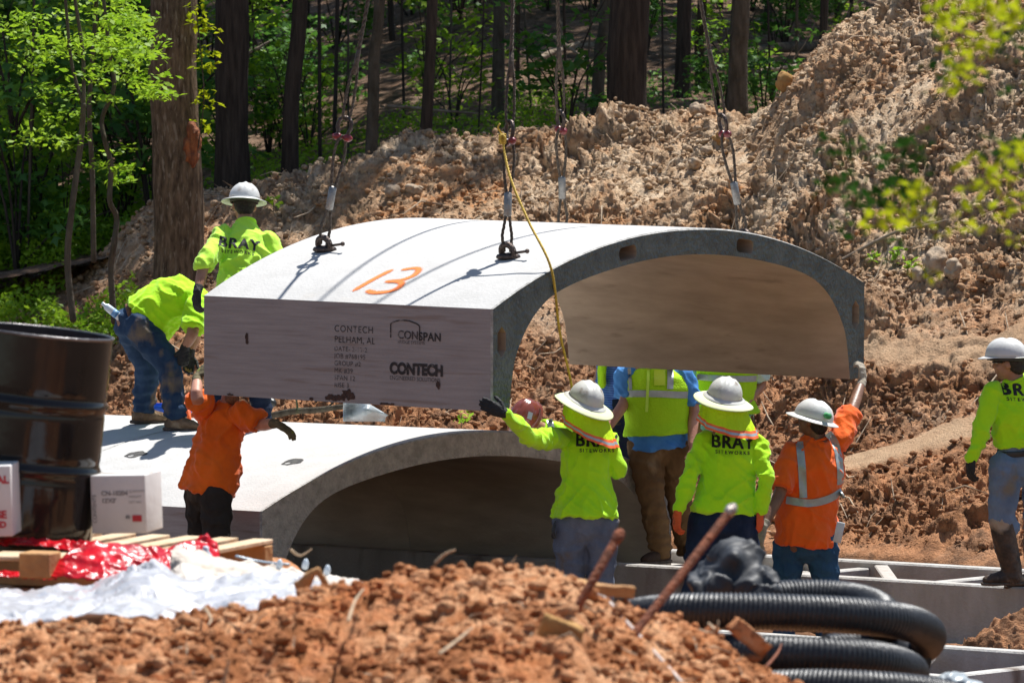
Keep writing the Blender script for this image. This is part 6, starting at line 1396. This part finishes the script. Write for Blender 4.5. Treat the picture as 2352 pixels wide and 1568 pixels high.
bm = bmesh.new(); c = W(470, 1292, 24.75); a_ = V3(.08, 0, 1).normalized(); loft(bm, [c - a_ * .07, c - a_ * .06, c + a_ * .02, c + a_ * .035, c + a_ * .05, c + a_ * .06], [.026, .032, .032, .026, .013, .013], n=16); wb = tag(bm_obj('water_bottle', bm, M['bottle'], None, origin=tuple(c)), 'clear plastic water bottle standing at the right end of the red film', 'bottle')
bm = bmesh.new(); loft(bm, [c - a_ * .035, c - a_ * .0], .0332, n=16, roundcap=False); bm_obj('bottle_label', bm, M['bluelab'], wb)
M['glassy'] = mat('pale_blue_tube', (.42, .58, .68), (.34, .50, .60), 9, .25)
def rod(name, pts, r, mt, label, cat, n=10, group=None, lump=0):
    bm = bmesh.new(); loft(bm, smooth_path(pts, 5), r if not hasattr(r, '__len__') else list(np.interp(np.linspace(0, 1, 5 * (len(pts) - 1) + 1), np.linspace(0, 1, len(r)), r)), n=n)
    if lump:
        for v in bm.verts: v.co += Vector((noise3([tuple(v.co * 40)])[0], 0, noise3([tuple(v.co * 40 + V3(9, 9, 9))])[0])) * lump
    return tag(bm_obj(name, bm, mt, None, origin=tuple(pts[0])), label, cat, group)
rod('tube', [W(542, 1277, 24.7), W(600, 1290, 24.7), W(664, 1296, 24.7)], .006, M['glassy'], 'thin pale blue tube lying behind the torn paper sack', 'tube')
for a, b, l in ((640, 1297, 'leftmost of three small shiny bottle ends by the arch foot'), (700, 1296, 'middle one of three small shiny bottle ends by the arch foot'), (750, 1310, 'rightmost of three small shiny bottle ends, nearest the mound')):
    bm = bmesh.new(); c = W(a, b + 6, 24.3); loft(bm, [c, c + V3(.004, 0, .016), c + V3(.005, 0, .028)], [.013, .013, .008], n=14); bm_obj_ = tag(bm_obj('bottle', bm, M['bottle'], None, origin=tuple(c)), l, 'bottle')
# steel stakes in the mound
s1_ = rod('steel_stake', [W(1288, 1520, 19.9), W(1300, 1448, 19.95), W(1360, 1335, 20.0), W(1422, 1228, 20.1)], [.018, .0155, .0145, .0145], M['rust'], 'shorter rusty steel stake leaning out of the mound', 'stake', 14, 'rusty steel stakes', .0012)
bm = bmesh.new(); e = W(1423, 1226, 20.1); dd = (e - W(1360, 1335, 20)).normalized(); loft(bm, [e - dd * .032, e - dd * .012, e + dd * .004], [.016, .020, .018], n=14); bm_obj('hammered_head', bm, M['rust'], s1_)
s2_ = rod('steel_stake', [W(1405, 1545, 19.6), W(1440, 1478, 19.7), W(1560, 1325, 19.9), W(1678, 1172, 20.1)], [.010, .0135, .014, .014], M['rust'], 'longer rusty steel stake leaning in front of the black bag', 'stake', 14, 'rusty steel stakes', .0012)
M['bright'] = mat('bright_hammered_steel', (.45, .42, .40), (.25, .18, .14), 40, .4, .6, 90, metal=.6)
bm = bmesh.new(); e = W(1680, 1169, 20.1); dd = (e - W(1560, 1325, 19.9)).normalized(); loft(bm, [e - dd * .02, e + dd * .002, e + dd * .012], [.017, .020, .015], n=12); bm_obj('hammered_head', bm, M['bright'], s2_)
def on_near(px, row, off=0):
    ds = np.arange(15, 22.5, .02); P = np.array([tuple(W(px, row, d)) for d in ds]); z = near_full(P[:, 0], P[:, 1]); k = np.where(z > P[:, 2])[0]; d = ds[k[0]] if len(k) else 20.5
    return W(px, row - off, d)
pts = [on_near(a, b, 6) for a, b in ((1352, 1366), (1390, 1380), (1440, 1435), (1500, 1500), (1560, 1566), (1610, 1620))]
bm = bmesh.new(); sp = smooth_path(pts, 6); loft(bm, sp, .0065, .003, side=(1, 0, .4), n=8); tag(bm_obj('plastic_strap', bm, M['pvc'], None, origin=tuple(pts[0])), 'off-white plastic strap trailing down the mound to the bottom edge', 'strap')
def slab(px, row, w_, h, t, yaw, roll, mt, label, cat, seed, d=None):
    c = on_near(px, row) if d is None else W(px, row, d); bm = bmesh.new(); add_box(bm, c, w_, t, h, Matrix.Rotation(roll, 3, 'Y') @ Matrix.Rotation(yaw, 3, 'Z')); bmesh.ops.subdivide_edges(bm, edges=bm.edges[:], cuts=5, use_grid_fill=True)
    for v in bm.verts: v.co += Vector((noise3([tuple(v.co * 14 + V3(seed, 0, 0))])[0], noise3([tuple(v.co * 14 + V3(0, seed, 0))])[0], noise3([tuple(v.co * 14 + V3(0, 0, seed))])[0])) * .018
    return tag(bm_obj(cat.replace(' ', '_'), bm, mt, None, origin=tuple(c)), label, cat)
slab(1385, 1352, .20, .034, .09, .1, rad(7), M['timberd'], 'ochre board end lying on the crest of the mound behind the shorter stake', 'board', 1, 20.7)
slab(1250, 1330, .17, .03, .08, .2, rad(5), M['rock'], 'broken tan board half buried left of the ochre one on the mound', 'board', 2, 20.7)
slab(1285, 1455, .13, .085, .06, .1, rad(20), M['rocky'], 'flat ochre stone on the mound, just left of the shorter stake', 'stone', 3)
slab(1722, 1462, .15, .05, .05, .3, rad(42), M['mound'], 'red clay slab at the right end of the mound', 'slab', 4, 20.6)
for i, (a, b, c_, l) in enumerate([((1000, 1292, 20.6), (1022, 1272, 20.6), (1046, 1262, 20.6), 'short pale twig standing up on the crest of the mound'), ((512, 1575, 17.6), (520, 1545, 17.6), (525, 1518, 17.6), 'pale twig poking up at the bottom edge, left of centre'),
        ((668, 1262, 24.2), (690, 1275, 24.2), (716, 1260, 24.2), 'thin stick lying by the foot of the lower arch'), ((800, 1425, 19), (815, 1380, 19.4), (835, 1352, 19.8), 'curved grey twig on the left shoulder of the mound'), ((1760, 1530, 21), (1785, 1500, 21.3), (1795, 1478, 21.5), 'reddish twig sticking up in front of the black pipes'),
        ((1628, 1432, 20.3), (1645, 1445, 20.2), (1650, 1425, 20.2), 'little white splinter at the right end of the mound'), ((1010, 1500, 18.2), (1050, 1470, 18.4), (1085, 1440, 18.6), 'brown root crossing the middle of the mound'), ((470, 1395, 20.2), (485, 1420, 20.0), (478, 1435, 19.9), 'small pale root hanging on the mound under the polythene')]):
    rod('twig', [W(*a), W(*b), W(*c_)], [.006, .005, .003], M['twig'] if i != 4 else M['rust'], l, 'twig', 8)
# folded brown cardboard scrap
bm = bmesh.new(); loft(bm, [W(690, 1352, 21), W(712, 1322, 21), W(728, 1306, 21), W(750, 1345, 21)], [.03, .018, .010, .014], [.012, .01, .008, .008], n=8); tag(fuse('cardboard_scrap', bm, M['timberd'], None, .006, 2, .004, 20), 'bent brown cardboard scrap standing where the polythene meets the mound', 'cardboard scrap')
# black corrugated drain pipe in loose coils
def corrugated(bm, pts, r, pitch=.0175, n=22):
    sp = smooth_path(pts, 14); P = np.array([tuple(p) for p in sp]); s = np.r_[0, np.cumsum(np.linalg.norm(np.diff(P, axis=0), axis=1))]; m = int(s[-1] / (pitch / 6)); t = np.linspace(0, s[-1], m)
    Q = np.stack([np.interp(t, s, P[:, k]) for k in range(3)], 1); ph = (t / pitch) % 1; rr = r - .0048 * (sstep(.50, .62, ph) * (1 - sstep(.88, 1.0, ph)))
    loft(bm, [Vector(q) for q in Q], list(rr), n=n, roundcap=False)
root = empty('drain_pipe_coil', W(1850, 1560, 23.4)); tag(root, 'loose coils of black corrugated drain pipe at the lower right', 'pipe coil')
RP = .070
for pts in ([(1340, 1470, 23.9), (1440, 1420, 23.5), (1560, 1404, 23.3), (1750, 1404, 23.25), (1950, 1412, 23.3), (2070, 1426, 23.45), (2130, 1452, 23.75), (2115, 1482, 24.1), (2040, 1470, 24.4), (1900, 1450, 24.5)],
            [(1640, 1400, 24.4), (1740, 1378, 24.5), (1860, 1370, 24.55), (1960, 1378, 24.5), (2020, 1400, 24.3), (2030, 1430, 24.0)],
            [(1620, 1500, 23.3), (1740, 1500, 23.15), (1900, 1505, 23.1), (2020, 1515, 23.2), (2090, 1540, 23.45), (2070, 1560, 23.8), (1960, 1550, 24.1)],
            [(1700, 1585, 23.0), (1850, 1578, 22.9), (2000, 1582, 22.85), (2150, 1598, 22.9), (2280, 1640, 23)],
            [(1900, 1498, 24.0), (1980, 1484, 24.1), (2060, 1490, 24.1), (2100, 1520, 23.9)]):
    bm = bmesh.new(); corrugated(bm, [W(*q) for q in pts], RP); bm_obj('pipe_loop', bm, M['pipe'], root)
# black bag
bm = bmesh.new()
for (a, b, d, rx, rz) in ((1668, 1335, 24.2, .13, .085), (1692, 1305, 24.2, .10, .095), (1640, 1348, 24.15, .09, .06), (1725, 1345, 24.15, .10, .07), (1690, 1282, 24.2, .06, .06), (1750, 1366, 24.1, .07, .04)): add_ball(bm, W(a, b, d), (rx, .13, rz))
tag(fuse('plastic_bag', bm, M['bagblk'], None, .009, 14, .040, 6.5, 9, (1, 1, 1)), 'crumpled black polythene bag lying on the drain pipe coils', 'bag')
bm = bmesh.new()
for (a, b, rx, rz) in ((2190, 1562, .06, .025), (2230, 1572, .05, .02)): add_ball(bm, W(a, b, 23.2), (rx, .06, rz))
tag(fuse('plastic_scrap', bm, M['flash'], None, .006, 2, .015, 14, 2), 'crumpled silver-grey plastic scrap at the bottom edge right of the pipes', 'plastic scrap')
# soil heaps left on the footings
def heap(px, row, d, r, h, seed, label):
    c = W(px, row, d); n = 70; g = np.linspace(-1, 1, n); X, Y = np.meshgrid(g, g); X = X.ravel(); Y = Y.ravel(); R2 = np.sqrt(X ** 2 + Y ** 2) + .25 * n2(X, Y, 1.5, seed)
    z = h * (1 - sstep(.1, 1, R2)) + (b2(X, Y, 3, seed) * .30 + b2(X, Y, 7, seed) * .22 + b2(X, Y, 14, seed) * .1) * h * (R2 < 1.05) - .06 * (R2 > .95) - .05
    V = np.stack([c.x + X * r * 1.6, c.y + Y * r, c.z + z], 1); i = (np.arange(n - 1)[:, None] * n + np.arange(n - 1)[None, :]).ravel()
    tag(mesh_obj('soil_heap', V, np.stack([i, i + 1, i + n + 1, i + n], 1), M['spoil']), kind='stuff')
heap(2345, 1476, 39.9, .24, .20, 3, ''); heap(2200, 1482, 40.2, .16, .05, 5, '')
